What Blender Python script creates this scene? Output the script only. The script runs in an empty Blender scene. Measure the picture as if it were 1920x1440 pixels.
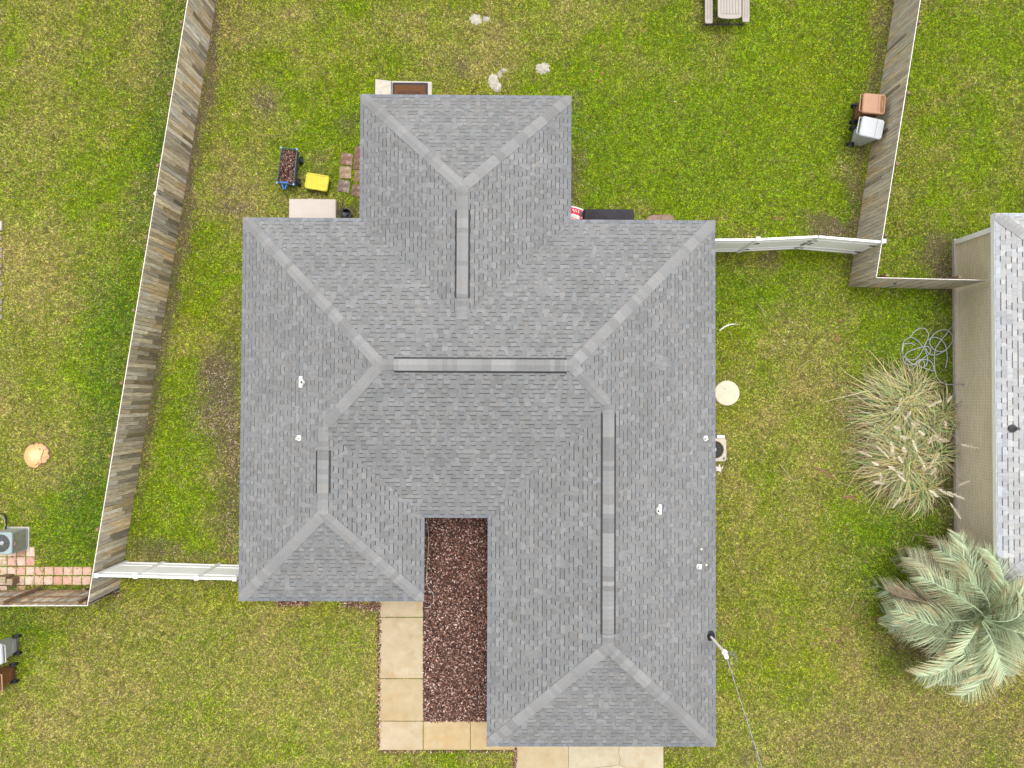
import bpy, math, random
import numpy as np
from mathutils import Vector, Matrix, Euler

random.seed(7)
rng = np.random.default_rng(11)
scene = bpy.context.scene
COL = scene.collection
rad = math.radians

# ------------------------------------------------------------------ camera
HC = 24.5
cam_d = bpy.data.cameras.new('camera')
cam = bpy.data.objects.new('camera', cam_d)
COL.objects.link(cam)
cam_d.sensor_width = 36
cam_d.lens = 24
cam_d.clip_end = 2000
cam.location = (0, 0, HC)
cam.rotation_euler = (0.01884, -0.00769, 0.0046)
scene.camera = cam

# ------------------------------------------------------------------ light
scene.view_settings.view_transform = 'Standard'
scene.view_settings.look = 'None'
scene.view_settings.exposure = 1.05
scene.view_settings.gamma = 1
SUN_EL, SUN_AZ = rad(75), rad(25)      # azimuth measured from +Y (north) clockwise
world = bpy.data.worlds.new('World')
scene.world = world
world.use_nodes = True
wn = world.node_tree
wn.nodes.clear()
wo = wn.nodes.new('ShaderNodeOutputWorld')
wb = wn.nodes.new('ShaderNodeBackground')
sk = wn.nodes.new('ShaderNodeTexSky')
sk.sky_type = 'NISHITA'
sk.sun_disc = False
sk.sun_elevation = SUN_EL
sk.sun_rotation = SUN_AZ
sk.dust_density = 4.0
sk.air_density = 1.5
hs = wn.nodes.new('ShaderNodeHueSaturation')   # overcast: the cloud deck takes the blue out
hs.inputs['Saturation'].default_value = 0.06
wn.links.new(sk.outputs[0], hs.inputs['Color'])
wn.links.new(hs.outputs[0], wb.inputs[0])
wb.inputs[1].default_value = 0.15
wn.links.new(wb.outputs[0], wo.inputs[0])
sun_d = bpy.data.lights.new('sun', 'SUN')
sun_d.energy = 0.55
sun_d.angle = rad(22)
sun_d.color = (1, 0.96, 0.9)
sun = bpy.data.objects.new('sun', sun_d)
COL.objects.link(sun)
sd = Vector((math.sin(SUN_AZ) * math.cos(SUN_EL), math.cos(SUN_AZ) * math.cos(SUN_EL), math.sin(SUN_EL)))
sun.rotation_euler = sd.to_track_quat('Z', 'Y').to_euler()
sun.location = sd * 60

# ------------------------------------------------------------------ measuring helpers
RM = cam.rotation_euler.to_matrix()
RI = np.array(RM)


def W(px, py, z=0.0):
    """point of the yard at height z that was measured at this place of the survey photo"""
    d = RM @ Vector(((px - 960) / 1280, -(py - 720) / 1280, -1))
    t = (z - HC) / d.z
    return Vector((d.x * t, d.y * t, z))


def P2(px, py, z=0.0):
    w = W(px, py, z)
    return (w.x, w.y)


def topx(x, y, z=0.0):
    d = np.stack([x, y, np.zeros_like(x) + z - HC], 0)
    q = RI.T @ d.reshape(3, -1)
    return (960 + 1280 * q[0] / -q[2]).reshape(x.shape), (720 - 1280 * q[1] / -q[2]).reshape(x.shape)


# ------------------------------------------------------------------ materials
def mat(name, col=(.5, .5, .5), rough=.75, attr=None, noise=(), blot=(), bump=None, metal=0.0, spec=.3,
        stretch=(1, 1, 1), coord='Object', transl=0):
    m = bpy.data.materials.new(name)
    m.use_nodes = True
    nt = m.node_tree
    N, L = nt.nodes, nt.links
    b = N['Principled BSDF']
    b.inputs['Roughness'].default_value = rough
    b.inputs['Metallic'].default_value = metal
    b.inputs['Specular IOR Level'].default_value = spec
    tc = N.new('ShaderNodeTexCoord')
    mp = N.new('ShaderNodeMapping')
    mp.inputs['Scale'].default_value = stretch
    L.new(tc.outputs[coord], mp.inputs[0])
    if attr:
        a = N.new('ShaderNodeAttribute')
        a.attribute_name = attr
        c = a.outputs['Color']
    else:
        r = N.new('ShaderNodeRGB')
        r.outputs[0].default_value = (*col, 1)
        c = r.outputs[0]

    def nz(scale, detail=3):
        n = N.new('ShaderNodeTexNoise')
        n.inputs['Scale'].default_value = scale
        n.inputs['Detail'].default_value = detail
        n.inputs['Roughness'].default_value = .6
        L.new(mp.outputs[0], n.inputs['Vector'])
        return n.outputs['Fac']
    for (bc, sc, lo, hi, mx) in blot:
        f = nz(sc, 5)
        r = N.new('ShaderNodeMapRange')
        r.inputs['From Min'].default_value = lo
        r.inputs['From Max'].default_value = hi
        r.inputs['To Max'].default_value = mx
        L.new(f, r.inputs['Value'])
        x = N.new('ShaderNodeMix')
        x.data_type = 'RGBA'
        L.new(r.outputs[0], x.inputs['Factor'])
        L.new(c, x.inputs['A'])
        x.inputs['B'].default_value = (*bc, 1)
        c = x.outputs['Result']
    for (sc, am) in noise:
        f = nz(sc)
        r = N.new('ShaderNodeMapRange')
        r.clamp = False
        r.inputs['From Min'].default_value = .3
        r.inputs['From Max'].default_value = .7
        r.inputs['To Min'].default_value = 1 - am
        r.inputs['To Max'].default_value = 1 + am
        L.new(f, r.inputs['Value'])
        v = N.new('ShaderNodeVectorMath')
        v.operation = 'SCALE'
        L.new(c, v.inputs[0])
        L.new(r.outputs[0], v.inputs['Scale'])
        c = v.outputs[0]
    L.new(c, b.inputs['Base Color'])
    if bump:
        bn = N.new('ShaderNodeBump')
        bn.inputs['Strength'].default_value = bump[1]
        bn.inputs['Distance'].default_value = .02
        L.new(nz(bump[0]), bn.inputs['Height'])
        L.new(bn.outputs[0], b.inputs['Normal'])
    return m


M = {}
M['shingle'] = mat('shingle', attr='tone', rough=.95, spec=.1, noise=((60, .14), (14, .06), (.6, .06)), blot=(((.11, .11, .11), .9, .55, .8, .35),))
M['shingle_fine'] = mat('cap_shingle', attr='tone', rough=.95, spec=.1, noise=((70, .09), (12, .05)))
M['black_plastic'] = mat('black_plastic', (.018, .018, .02), rough=.5)
M['dark_metal'] = mat('dark_metal', (.05, .045, .05), rough=.5, metal=.3)
M['white_vinyl'] = mat('white_vinyl', (.74, .74, .73), rough=.4, noise=((1.5, .04),))
M['vinyl_panel'] = mat('vinyl_panel', (.82, .82, .80), rough=.45, noise=((1.2, .05), (14, .03)), )
M['white_paint'] = mat('white_paint', (.72, .72, .7), rough=.5, noise=((3, .04),))
M['white_pipe'] = mat('white_pipe', (.78, .76, .7), rough=.4)
M['soffit'] = mat('soffit', (.6, .6, .58), rough=.6)
M['grey_metal'] = mat('galvanised', (.42, .43, .44), rough=.4, metal=.5, noise=((8, .1),))
M['picket'] = mat('weathered_picket', attr='tone', rough=.9, spec=.1, stretch=(14, 14, .9), noise=((3, .38), (9, .2), (.5, .15)), blot=(((.055, .045, .03), 1.6, .56, .80, .8), ((.42, .40, .36), 3.1, .6, .8, .6)), bump=(6, .4))
M['rail_wood'] = mat('rail_wood', (.20, .13, .075), rough=.9, stretch=(2, 2, 9), noise=((3, .3),))
M['pale_wood'] = mat('pale_end_wood', (.66, .62, .58), rough=.9, noise=((9, .2),))
M['concrete'] = mat('slab_concrete', attr='tone', rough=.9, noise=((45, .06), (3, .07)), blot=(((.30, .18, .065), 1.1, .50, .74, .6), ((.42, .37, .29), 2.4, .55, .75, .5), ((.17, .12, .07), 5, .62, .8, .35)))
M['step_concrete'] = mat('step_concrete', (.40, .37, .31), rough=.9, noise=((30, .08), (4, .1)), blot=(((.25, .2, .16), 5, .55, .75, .5),))
M['lid_concrete'] = mat('lid_concrete', (.52, .45, .34), rough=.85, noise=((30, .05), (4, .08)), blot=(((.33, .21, .10), 5, .58, .8, .5),))
M['brick'] = None
M['soil'] = mat('soil', (.06, .035, .028), rough=1, noise=((12, .3),))
M['chip'] = mat('wood_chip', attr='tone', rough=.9, spec=.1)
M['grass'] = mat('grass_blade', attr='tone', rough=.7, spec=.15)
M['leaf'] = mat('palm_leaf', attr='tone', rough=.6, spec=.25)
M['blade'] = mat('ornamental_blade', attr='tone', rough=.7, spec=.15)
M['plume'] = mat('seed_plume', (.86, .78, .64), rough=.9)
M['trunk'] = mat('palm_trunk', (.12, .08, .05), rough=1, noise=((14, .4),), bump=(14, 1))
M['brown_plastic'] = mat('brown_plastic', (.19, .085, .038), rough=.55, noise=((4, .12),))
M['brown_lid'] = mat('faded_brown_lid', (.34, .19, .115), rough=.55, noise=((3, .08), (25, .03)))
M['grey_plastic'] = mat('grey_plastic', (.34, .35, .33), rough=.5, noise=((5, .07),), blot=(((.3, .22, .1), 4, .62, .8, .4),))
M['grey_lid'] = mat('pale_grey_lid', (.38, .39, .40), rough=.4, noise=((6, .05),))
M['tan_plastic'] = mat('tan_plastic', (.41, .36, .315), rough=.5, noise=((2, .04),), blot=(((.45, .3, .27), 3, .6, .8, .35),))
M['tan_side'] = mat('tan_side', (.40, .34, .27), rough=.6, stretch=(1, 1, 12), noise=((5, .1),))
M['table_plastic'] = mat('table_plastic', (.30, .265, .235), rough=.55, noise=((6, .05),))
M['yellow'] = mat('yellow_plastic', (.50, .43, .03), rough=.45, noise=((7, .12),))
M['blue'] = mat('blue_plastic', (.025, .16, .55), rough=.4)
M['paleblue'] = mat('pale_blue_plastic', (.20, .34, .62), rough=.4)
M['wagon'] = mat('wagon_plastic', (.05, .065, .065), rough=.6)
M['wagon_rail'] = mat('wagon_rail', (.055, .07, .07), rough=.55)
M['rubber'] = mat('rubber', (.012, .012, .014), rough=.6)
M['hub'] = mat('wheel_hub', (.10, .13, .18), rough=.4)
M['can_grey'] = mat('watering_can_grey', (.06, .06, .065), rough=.4)
M['stone'] = mat('patio_stone', (.25, .15, .11), rough=.95, noise=((30, .25), (6, .3)), blot=(((.42, .33, .22), 5, .5, .72, .8), ((.07, .045, .04), 8, .6, .78, .7)))
M['cloth'] = mat('black_cover', (.028, .025, .03), rough=.85, noise=((4, .25),), bump=(5, .3))
M['mat_rim'] = mat('mat_rim', (.035, .03, .04), rough=.95)
M['mat_brown'] = mat('mat_brown', (.10, .045, .018), rough=1, noise=((60, .3),))
M['red'] = mat('bag_red', (.62, .02, .045), rough=.4)
M['bag_white'] = mat('bag_white', (.62, .66, .66), rough=.4)
M['bag_pink'] = mat('bag_pink', (.65, .35, .38), rough=.4)
M['ac_tan'] = mat('beige_enamel', (.40, .35, .27), rough=.5, noise=((6, .06),))
M['ac_green'] = mat('grey_green_enamel', (.25, .30, .30), rough=.45, noise=((6, .08),))
M['ac_dark'] = mat('coil_dark', (.045, .045, .035), rough=.8)
M['fan_grey'] = mat('fan_grey', (.20, .22, .24), rough=.5, noise=((8, .1),))
M['label_red'] = mat('label_red', (.55, .08, .07), rough=.4)
M['stump'] = mat('cut_wood', attr='tone', rough=.85, noise=((14, .10), (40, .06)))
M['bark'] = mat('bark', (.20, .13, .10), rough=1, noise=((20, .3),))
M['sand'] = mat('pale_sand', (.36, .33, .28), rough=1, noise=((25, .10), (6, .2)))
M['hose'] = mat('grey_hose', (.34, .34, .37), rough=.45)
M['wire'] = mat('grey_wire', (.13, .13, .16), rough=.5)
M['twig'] = mat('dry_twig', (.46, .35, .26), rough=.9)
M['redbark'] = mat('red_bark', (.22, .10, .065), rough=1, noise=((20, .3),))
M['paper'] = mat('white_litter', (.62, .58, .52), rough=.8)
M['brick_edge'] = mat('edging_brick', (.21, .17, .13), rough=.9, noise=((14, .2),))
M['paver'] = mat('pink_paver', attr='tone', rough=.9, noise=((30, .10), (7, .12)), blot=(((.33, .10, .05), 5, .58, .70, .8),))
M['glass'] = mat('glass', (.05, .06, .07), rough=.1, spec=.6)
M['door'] = mat('door_paint', (.5, .5, .48), rough=.5)
M['rust'] = mat('rust', (.32, .17, .09), rough=.9)
M['cream'] = mat('cream_plastic', (.75, .68, .45), rough=.4)


def brick_mat(name, c1, c2, mo, green=.0):
    m = mat(name, (1, 1, 1), rough=.9)
    nt = m.node_tree
    N, L = nt.nodes, nt.links
    br = N.new('ShaderNodeTexBrick')
    br.inputs['Scale'].default_value = 1
    br.inputs['Brick Width'].default_value = .215
    br.inputs['Row Height'].default_value = .076
    br.inputs['Mortar Size'].default_value = .009
    br.inputs['Color1'].default_value = (*c1, 1)
    br.inputs['Color2'].default_value = (*c2, 1)
    br.inputs['Mortar'].default_value = (*mo, 1)
    g = N.new('ShaderNodeNewGeometry')
    s = N.new('ShaderNodeSeparateXYZ')
    L.new(g.outputs['Position'], s.inputs[0])
    a = N.new('ShaderNodeMath')
    L.new(s.outputs[0], a.inputs[0])
    L.new(s.outputs[1], a.inputs[1])
    c = N.new('ShaderNodeCombineXYZ')
    L.new(a.outputs[0], c.inputs[0])
    L.new(s.outputs[2], c.inputs[1])
    L.new(c.outputs[0], br.inputs['Vector'])
    n = N.new('ShaderNodeTexNoise')
    n.inputs['Scale'].default_value = 1.1
    n.inputs['Detail'].default_value = 6
    r = N.new('ShaderNodeMapRange')
    r.inputs['From Min'].default_value = .48
    r.inputs['From Max'].default_value = .75
    r.inputs['To Max'].default_value = green
    L.new(n.outputs['Fac'], r.inputs['Value'])
    x = N.new('ShaderNodeMix')
    x.data_type = 'RGBA'
    L.new(r.outputs[0], x.inputs['Factor'])
    L.new(br.outputs['Color'], x.inputs['A'])
    x.inputs['B'].default_value = (.22, .19, .075, 1)
    L.new(x.outputs['Result'], N['Principled BSDF'].inputs['Base Color'])
    return m


M['brick'] = brick_mat('grey_tan_brick', (.58, .50, .36), (.49, .42, .30), (.72, .66, .52), .4)
M['brick_house'] = brick_mat('house_brick', (.33, .25, .2), (.28, .2, .16), (.4, .37, .33))


# ------------------------------------------------------------------ mesh builder
def setattrs(o, label=None, cat=None, group=None, kind=None):
    if label: o['label'] = label
    if cat: o['category'] = cat
    if group: o['group'] = group
    if kind: o['kind'] = kind
    return o


def wloc(o):
    v = Vector((0, 0, 0))
    while o is not None:
        v += o.location
        o = o.parent
    return v


class MB:
    def __init__(s):
        s.v, s.f, s.c = [], [], []

    def face(s, pts, col=None):
        n = len(s.v)
        s.v += [tuple(p) for p in pts]
        s.f.append(tuple(range(n, n + len(pts))))
        s.c.append(col)

    def add(s, vs, fs, col=None):
        n = len(s.v)
        s.v += [tuple(p) for p in vs]
        for f in fs:
            s.f.append(tuple(i + n for i in f))
            s.c.append(col)

    def box(s, c, d, rz=0, col=None, rot=None):
        c = Vector(c)
        R = rot if rot else Matrix.Rotation(rz, 3, 'Z')
        vs = [c + R @ Vector((x * d[0] / 2, y * d[1] / 2, z * d[2] / 2)) for x in (-1, 1) for y in (-1, 1) for z in (-1, 1)]
        s.add(vs, [(0, 1, 3, 2), (4, 6, 7, 5), (0, 4, 5, 1), (2, 3, 7, 6), (0, 2, 6, 4), (1, 5, 7, 3)], col)
        return s

    def prism(s, poly, z0, z1, col=None, top=None, bottom=True):
        """poly: counter-clockwise xy points; z1 may be raised smaller outline through top"""
        t = top or poly
        n = len(poly)
        vs = [(p[0], p[1], z0) for p in poly] + [(p[0], p[1], z1) for p in t]
        fs = [tuple(range(n, 2 * n))] + [(i, (i + 1) % n, n + (i + 1) % n, n + i) for i in range(n)]
        if bottom: fs.append(tuple(range(n - 1, -1, -1)))
        s.add(vs, fs, col)
        return s

    def tube(s, pts, r, n=6, col=None, cap=True):
        pts = [Vector(p) for p in pts]
        rs = r if isinstance(r, (list, tuple)) else [r] * len(pts)
        rings = []
        for i, p in enumerate(pts):
            d = (pts[min(i + 1, len(pts) - 1)] - pts[max(i - 1, 0)]).normalized()
            a = d.cross(Vector((0, 0, 1)))
            if a.length < .05: a = d.cross(Vector((0, 1, 0)))
            a.normalize()
            b = d.cross(a)
            rings.append([p + (a * math.cos(2 * math.pi * k / n) + b * math.sin(2 * math.pi * k / n)) * rs[i] for k in range(n)])
        vs = [q for R in rings for q in R]
        fs = []
        for i in range(len(pts) - 1):
            for k in range(n):
                fs.append((i * n + k, (i + 1) * n + k, (i + 1) * n + (k + 1) % n, i * n + (k + 1) % n))
        if cap:
            fs.append(tuple(range(n)))
            fs.append(tuple(len(vs) - 1 - k for k in range(n)))
        s.add(vs, fs, col)
        return s

    def lathe(s, c, prof, n=24, col=None, axis=None):
        c = Vector(c)
        R = axis if axis else Matrix.Identity(3)
        vs, fs = [], []
        for (r, z) in prof:
            for k in range(n):
                a = 2 * math.pi * k / n
                vs.append(c + R @ Vector((r * math.cos(a), r * math.sin(a), z)))
        m = len(prof)
        for i in range(m - 1):
            for k in range(n):
                fs.append((i * n + k, i * n + (k + 1) % n, (i + 1) * n + (k + 1) % n, (i + 1) * n + k))
        fs.append(tuple(range(n - 1, -1, -1)))
        fs.append(tuple((m - 1) * n + k for k in range(n)))
        s.add(vs, fs, col)
        return s

    def build(s, name, m, parent=None, bevel=0, smooth=False, local=False, **kw):
        me = bpy.data.meshes.new(name)
        off = Vector((0, 0, 0)) if (local or parent is None) else wloc(parent)
        me.from_pydata([(a - off.x, b - off.y, c - off.z) for a, b, c in s.v], [], s.f)
        if s.c and s.c[0] is not None:
            at = me.attributes.new('tone', 'FLOAT_COLOR', 'FACE')
            at.data.foreach_set('color', np.array([(*(c or (.3, .3, .3)), 1) for c in s.c], dtype=np.float32).ravel())
        if smooth:
            me.polygons.foreach_set('use_smooth', [True] * len(me.polygons))
        me.materials.append(m)
        me.update()
        o = bpy.data.objects.new(name, me)
        COL.objects.link(o)
        if parent: o.parent = parent
        if bevel:
            b = o.modifiers.new('bevel', 'BEVEL')
            b.width = bevel
            b.segments = 2
            b.limit_method = 'ANGLE'
        setattrs(o, **kw)
        return o


def empty(name, loc, **kw):
    o = bpy.data.objects.new(name, None)
    COL.objects.link(o)
    o.location = loc
    o.empty_display_size = .2
    setattrs(o, **kw)
    return o


def rrect(w, d, r, n=4, cx=0, cy=0, rz=0):
    out = []
    for (sx, sy, a0) in ((1, 1, 0), (-1, 1, 90), (-1, -1, 180), (1, -1, 270)):
        for k in range(n + 1):
            a = rad(a0 + 90 * k / n)
            out.append((sx * (w / 2 - r) + r * math.cos(a), sy * (d / 2 - r) + r * math.sin(a)))
    c, s_ = math.cos(rz), math.sin(rz)
    return [(cx + x * c - y * s_, cy + x * s_ + y * c) for x, y in out]


def grey(a, v, w=0.0):
    g = a * (1 + random.uniform(-v, v))
    return (g * (1 + w), g, g * (1 - w))


# ------------------------------------------------------------------ shingled roofs
def clip(poly, u0, u1, v0, v1):
    def cut(ps, f):
        out = []
        for i in range(len(ps)):
            a, b = ps[i - 1], ps[i]
            fa, fb = f(a), f(b)
            if (fa >= 0) != (fb >= 0):
                t = fa / (fa - fb)
                out.append((a[0] + (b[0] - a[0]) * t, a[1] + (b[1] - a[1]) * t))
            if fb >= 0: out.append(b)
        return out
    for f in (lambda p: p[0] - u0, lambda p: u1 - p[0], lambda p: p[1] - v0, lambda p: v1 - p[1]):
        poly = cut(poly, f)
        if len(poly) < 3: return []
    return poly


class Roof:
    def __init__(s, ze, m):
        s.ze, s.m, s.facets = ze, m, []

    def facet(s, poly, up, eave):
        """poly xy, up = unit xy vector uphill, eave = value of dot(p, up) at the eave"""
        s.facets.append((poly, up, eave))

    def z(s, x, y):
        for ox, oy in ((0, 0), (.002, .003), (-.002, .003), (.003, -.002), (-.003, -.002)):
            for poly, up, e in s.facets:
                if inpoly(x + ox, y + oy, poly):
                    return s.ze + s.m * (x * up[0] + y * up[1] - e)
        return s.ze - .01          # just outside the eave

    def build(s, name, parent, base, var, light=.12, wtint=0.0, dark=.050, expo=.143, tabs=(.12, .21)):
        mb = MB()
        cs = 1 / math.sqrt(1 + s.m ** 2)
        e = expo * cs
        for poly, up, ev in s.facets:
            ux, uy = -up[1], up[0]
            loc = [(p[0] * ux + p[1] * uy, p[0] * up[0] + p[1] * up[1] - ev) for p in poly]

            def pt(u, v, off):
                return (u * ux + (v + ev) * up[0], u * uy + (v + ev) * up[1], s.ze + s.m * v + off)
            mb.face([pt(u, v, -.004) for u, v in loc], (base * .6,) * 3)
            umin, umax = min(p[0] for p in loc), max(p[0] for p in loc)
            vmax = max(p[1] for p in loc)
            r = 0
            while r * e < vmax:
                v0 = r * e
                u = umin - random.uniform(0, .3)
                raised = random.random() < .5
                t = .009
                patch = random.uniform(-.03, .03)
                run = grey(base, var, wtint)
                while u < umax:
                    w = random.uniform(*tabs)
                    if random.random() < .10: w *= 1.7
                    raised = (not raised) if random.random() < .82 else raised
                    q = random.random()
                    g = base * (1 + patch + random.gauss(0, var))
                    if q < light: g = base * random.uniform(1.09, 1.19)
                    elif q < light + .16: g = base * random.uniform(.85, .92)
                    hue = random.gauss(0, .012) + wtint
                    col = (g * (1 + hue), g, g * (1 - hue * 1.4))
                    if r == 0: col = (g * .93, g * .97, g * 1.06)
                    c = clip(loc, u, u + w, v0, v0 + e)
                    if c:
                        tt = .011 if raised else .003
                        off = lambda v: tt * (1 - (v - v0) / e) + .002
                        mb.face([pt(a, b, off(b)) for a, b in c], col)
                        lo = sorted([a for a, b in c if abs(b - v0) < 1e-5])
                        if len(lo) >= 2:
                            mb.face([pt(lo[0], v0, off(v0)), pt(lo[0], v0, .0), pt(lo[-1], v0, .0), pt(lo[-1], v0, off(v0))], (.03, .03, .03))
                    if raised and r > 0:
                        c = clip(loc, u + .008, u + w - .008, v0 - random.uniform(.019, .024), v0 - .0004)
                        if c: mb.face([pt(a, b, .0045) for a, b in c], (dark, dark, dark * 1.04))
                    c = clip(loc, u + w - .005, u + w + .005, v0 + .002, v0 + e * .97)
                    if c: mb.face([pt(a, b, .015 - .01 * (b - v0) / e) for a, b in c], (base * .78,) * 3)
                    u += w
                r += 1
        return mb.build(name, M['shingle'], parent)

    def caps(s, parent, p0, p1, base, var, width=.17, lift=.014, piece=.143, name='ridge_cap', end=.0, zoff=0.0, flat=False):
        """overlapping cap shingles folded over a hip or ridge, running uphill from p0 to p1"""
        mb = MB()
        d = Vector((p1[0] - p0[0], p1[1] - p0[1]))
        Lh = d.length
        d.normalize()
        n = Vector((-d.y, d.x))
        k = 0
        t = 0
        g = base
        while t < Lh - .02:
            if random.random() < .55:
                g = base * random.choice((.87, .93, .98, 1.0, 1.03, 1.06, 1.11)) * random.uniform(1 - var, 1 + var)
            ln = piece * random.uniform(.9, 1.1)
            t1 = min(t + ln + .01, Lh)
            hue = random.gauss(.006, .012)
            col = (g * (1 + hue), g, g * (1 - hue))
            wr = width * random.uniform(.97, 1.03)
            row = []
            for tt, lf in ((t, lift + .008), (t1, lift)):
                w = min(wr, tt * .98 + .01) if abs(d.x * d.y) > .1 else wr
                c = Vector((p0[0], p0[1])) + d * tt
                a, b = c + n * w, c - n * w
                zc = s.z(c.x, c.y)
                za, zb = s.z(a.x, a.y), s.z(b.x, b.y)
                if flat:
                    za = zb = zc - .05 - .0
                row.append([(a.x, a.y, min(za, zc) + lf + zoff), (c.x, c.y, zc + lf + .006 + zoff), (b.x, b.y, min(zb, zc) + lf + zoff)])
            A, B = row
            mb.face([A[0], A[1], B[1], B[0]], col)
            mb.face([A[1], A[2], B[2], B[1]], col)
            # butt edges and side skirts down to the roof
            dk = (.035, .035, .035)
            for q0, q1 in ((A[0], A[1]), (A[1], A[2])):
                mb.face([q0, (q0[0], q0[1], q0[2] - lift - .01), (q1[0], q1[1], q1[2] - lift - .01), q1], dk)
            for q0, q1 in ((A[0], B[0]), (B[2], A[2])):
                mb.face([q0, q1, (q1[0], q1[1], q1[2] - lift - .012), (q0[0], q0[1], q0[2] - lift - .012)], dk)
            t += ln
        # dark shadow-line flange of the underlayment beside the caps
        return mb.build(name, M['shingle_fine'], parent)


def inpoly(x, y, poly):
    r = False
    j = len(poly) - 1
    for i in range(len(poly)):
        xi, yi = poly[i]
        xj, yj = poly[j]
        if (yi > y) != (yj > y) and x < (xj - xi) * (y - yi) / (yj - yi) + xi: r = not r
        j = i
    return r


# ------------------------------------------------------------------ main house
xA, xB, xE, xF, xH, xW = -4.767, 2.046, 6.707, -0.587, -2.606, -8.499
yA, yN, yEF, yG, yJ = 9.748, 5.727, -11.10, -3.873, -6.525
ZE, PM = 2.6, .40
house = empty('brick_house', (0, 0, 0), label='single storey brick house with grey shingle hip roofs around a mulch court', cat='house')
RF = Roof(ZE, PM)
yM = (yN + yG) / 2
M1 = (xW + yN - yM, yM); M2 = (xE - (yN - yM), yM)
h = (xH - xW) / 2; W1 = (xW + h, yG + h); W2 = (xW + h, yJ + h)
h = (xE - xF) / 2; E1 = (xF + h, yG + h); E2 = (xF + h, yEF + h)
h = (xB - xA) / 2; N1 = (xA + h, yA - h); N2 = (xA + h, yN - h)
A, B, C_, D, E_, F, G, H_, I_, J_, K, L_ = (xA, yA), (xB, yA), (xB, yN), (xE, yN), (xE, yEF), (xF, yEF), (xF, yG), (xH, yG), (xH, yJ), (xW, yJ), (xW, yN), (xA, yN)
RF.facet([K, M1, W1, W2, J_], (1, 0), xW)
RF.facet([K, L_, N2, C_, D, M2, M1], (0, -1), -yN)
RF.facet([M1, M2, E1, G, H_, W1], (0, 1), yG)
RF.facet([D, E_, E2, E1, M2], (-1, 0), -xE)
RF.facet([W1, H_, I_, W2], (-1, 0), -xH)
RF.facet([J_, W2, I_], (0, 1), yJ)
RF.facet([F, G, E1, E2], (1, 0), xF)
RF.facet([F, E2, E_], (0, 1), yEF)
RF.facet([A, N1, N2, L_], (1, 0), xA)
RF.facet([B, C_, N2, N1], (-1, 0), -xB)
RF.facet([A, B, N1], (0, -1), -yA)
RG = .166
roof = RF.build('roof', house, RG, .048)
for a, b in ((K, M1), (D, M2), (A, N1), (B, N1), (J_, W2), (I_, W2), (F, E2), (E_, E2), (W1, M1), (E1, M2)):
    RF.caps(roof, a, b, RG * 1.16, .03)


def vent(p, q, base=RG * 1.18):
    """raised ridge vent with cap shingles on top, p and q world xy ends"""
    d = Vector((q[0] - p[0], q[1] - p[1]))
    Ln = d.length
    rz = math.atan2(d.y, d.x)
    c = ((p[0] + q[0]) / 2, (p[1] + q[1]) / 2)
    zc = RF.z(*c)
    mb = MB()
    dn = d.normalized()
    n = Vector((-dn.y, dn.x))
    w = .185
    zs = zc - w * PM
    vs = []
    for e_ in (p, q):
        for sgn, up in ((-1, -.03), (-1, .035), (0, .10), (1, .035), (1, -.03)):
            x, y = e_[0] + n.x * w * sgn, e_[1] + n.y * w * sgn
            vs.append((x, y, (zs + up) if sgn else zc + .03))
    mb.add(vs, [(0, 1, 6, 5), (1, 2, 7, 6), (2, 3, 8, 7), (3, 4, 9, 8), (0, 4, 3, 2, 1), (5, 6, 7, 8, 9)])
    # flange lying on the slope beside the vent
    for sgn in (-1, 1):
        a = [(p[0] + n.x * (w + o) * sgn, p[1] + n.y * (w + o) * sgn) for o in (.012, .04)]
        b = [(q[0] + n.x * (w + o) * sgn, q[1] + n.y * (w + o) * sgn) for o in (.012, .04)]
        mb.face([(a[0][0], a[0][1], RF.z(*a[0]) + .02), (a[1][0], a[1][1], RF.z(*a[1]) + .02), (b[1][0], b[1][1], RF.z(*b[1]) + .02), (b[0][0], b[0][1], RF.z(*b[0]) + .02)])
    v = mb.build('ridge_vent', M['black_plastic'], roof)
    # caps on top of the vent
    mb = MB()
    t = 0
    g = base
    while t < Ln - .01:
        if random.random() < .6: g = base * random.choice((.80, .90, 1.0, 1.06, 1.14)) * random.uniform(.98, 1.02)
        ln = .143
        t1 = min(t + ln, Ln)
        hue = random.gauss(.01, .01)
        col = (g * (1 + hue), g, g * (1 - hue))
        rows = []
        for tt, lf in ((t, .010), (t1, .003)):
            cx, cy = p[0] + dn.x * tt, p[1] + dn.y * tt
            rows.append([(cx + n.x * w * s_, cy + n.y * w * s_, (zs + .04 + lf if s_ else zc + .042 + lf)) for s_ in (-.93, 0, .93)])
        Aa, Bb = rows
        mb.face([Aa[0], Bb[0], Bb[1], Aa[1]], col)
        mb.face([Aa[1], Bb[1], Bb[2], Aa[2]], col)
        mb.face([Aa[0], Aa[1], (Aa[1][0], Aa[1][1], Aa[1][2] - .012), (Aa[0][0], Aa[0][1], Aa[0][2] - .012)], (.05, .05, .05))
        mb.face([Aa[1], Aa[2], (Aa[2][0], Aa[2][1], Aa[2][2] - .012), (Aa[1][0], Aa[1][1], Aa[1][2] - .012)], (.05, .05, .05))
        t += ln
    mb.build('vent_cap', M['shingle_fine'], roof)


def rz_(px, py):
    z = 3.3
    for _ in range(12):
        w = W(px, py, z)
        z = RF.z(w.x, w.y)
    return W(px, py, z)


def onx(px, py, x=None, y=None):
    w = rz_(px, py)
    return (w.x if x is None else x, w.y if y is None else y)


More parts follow.
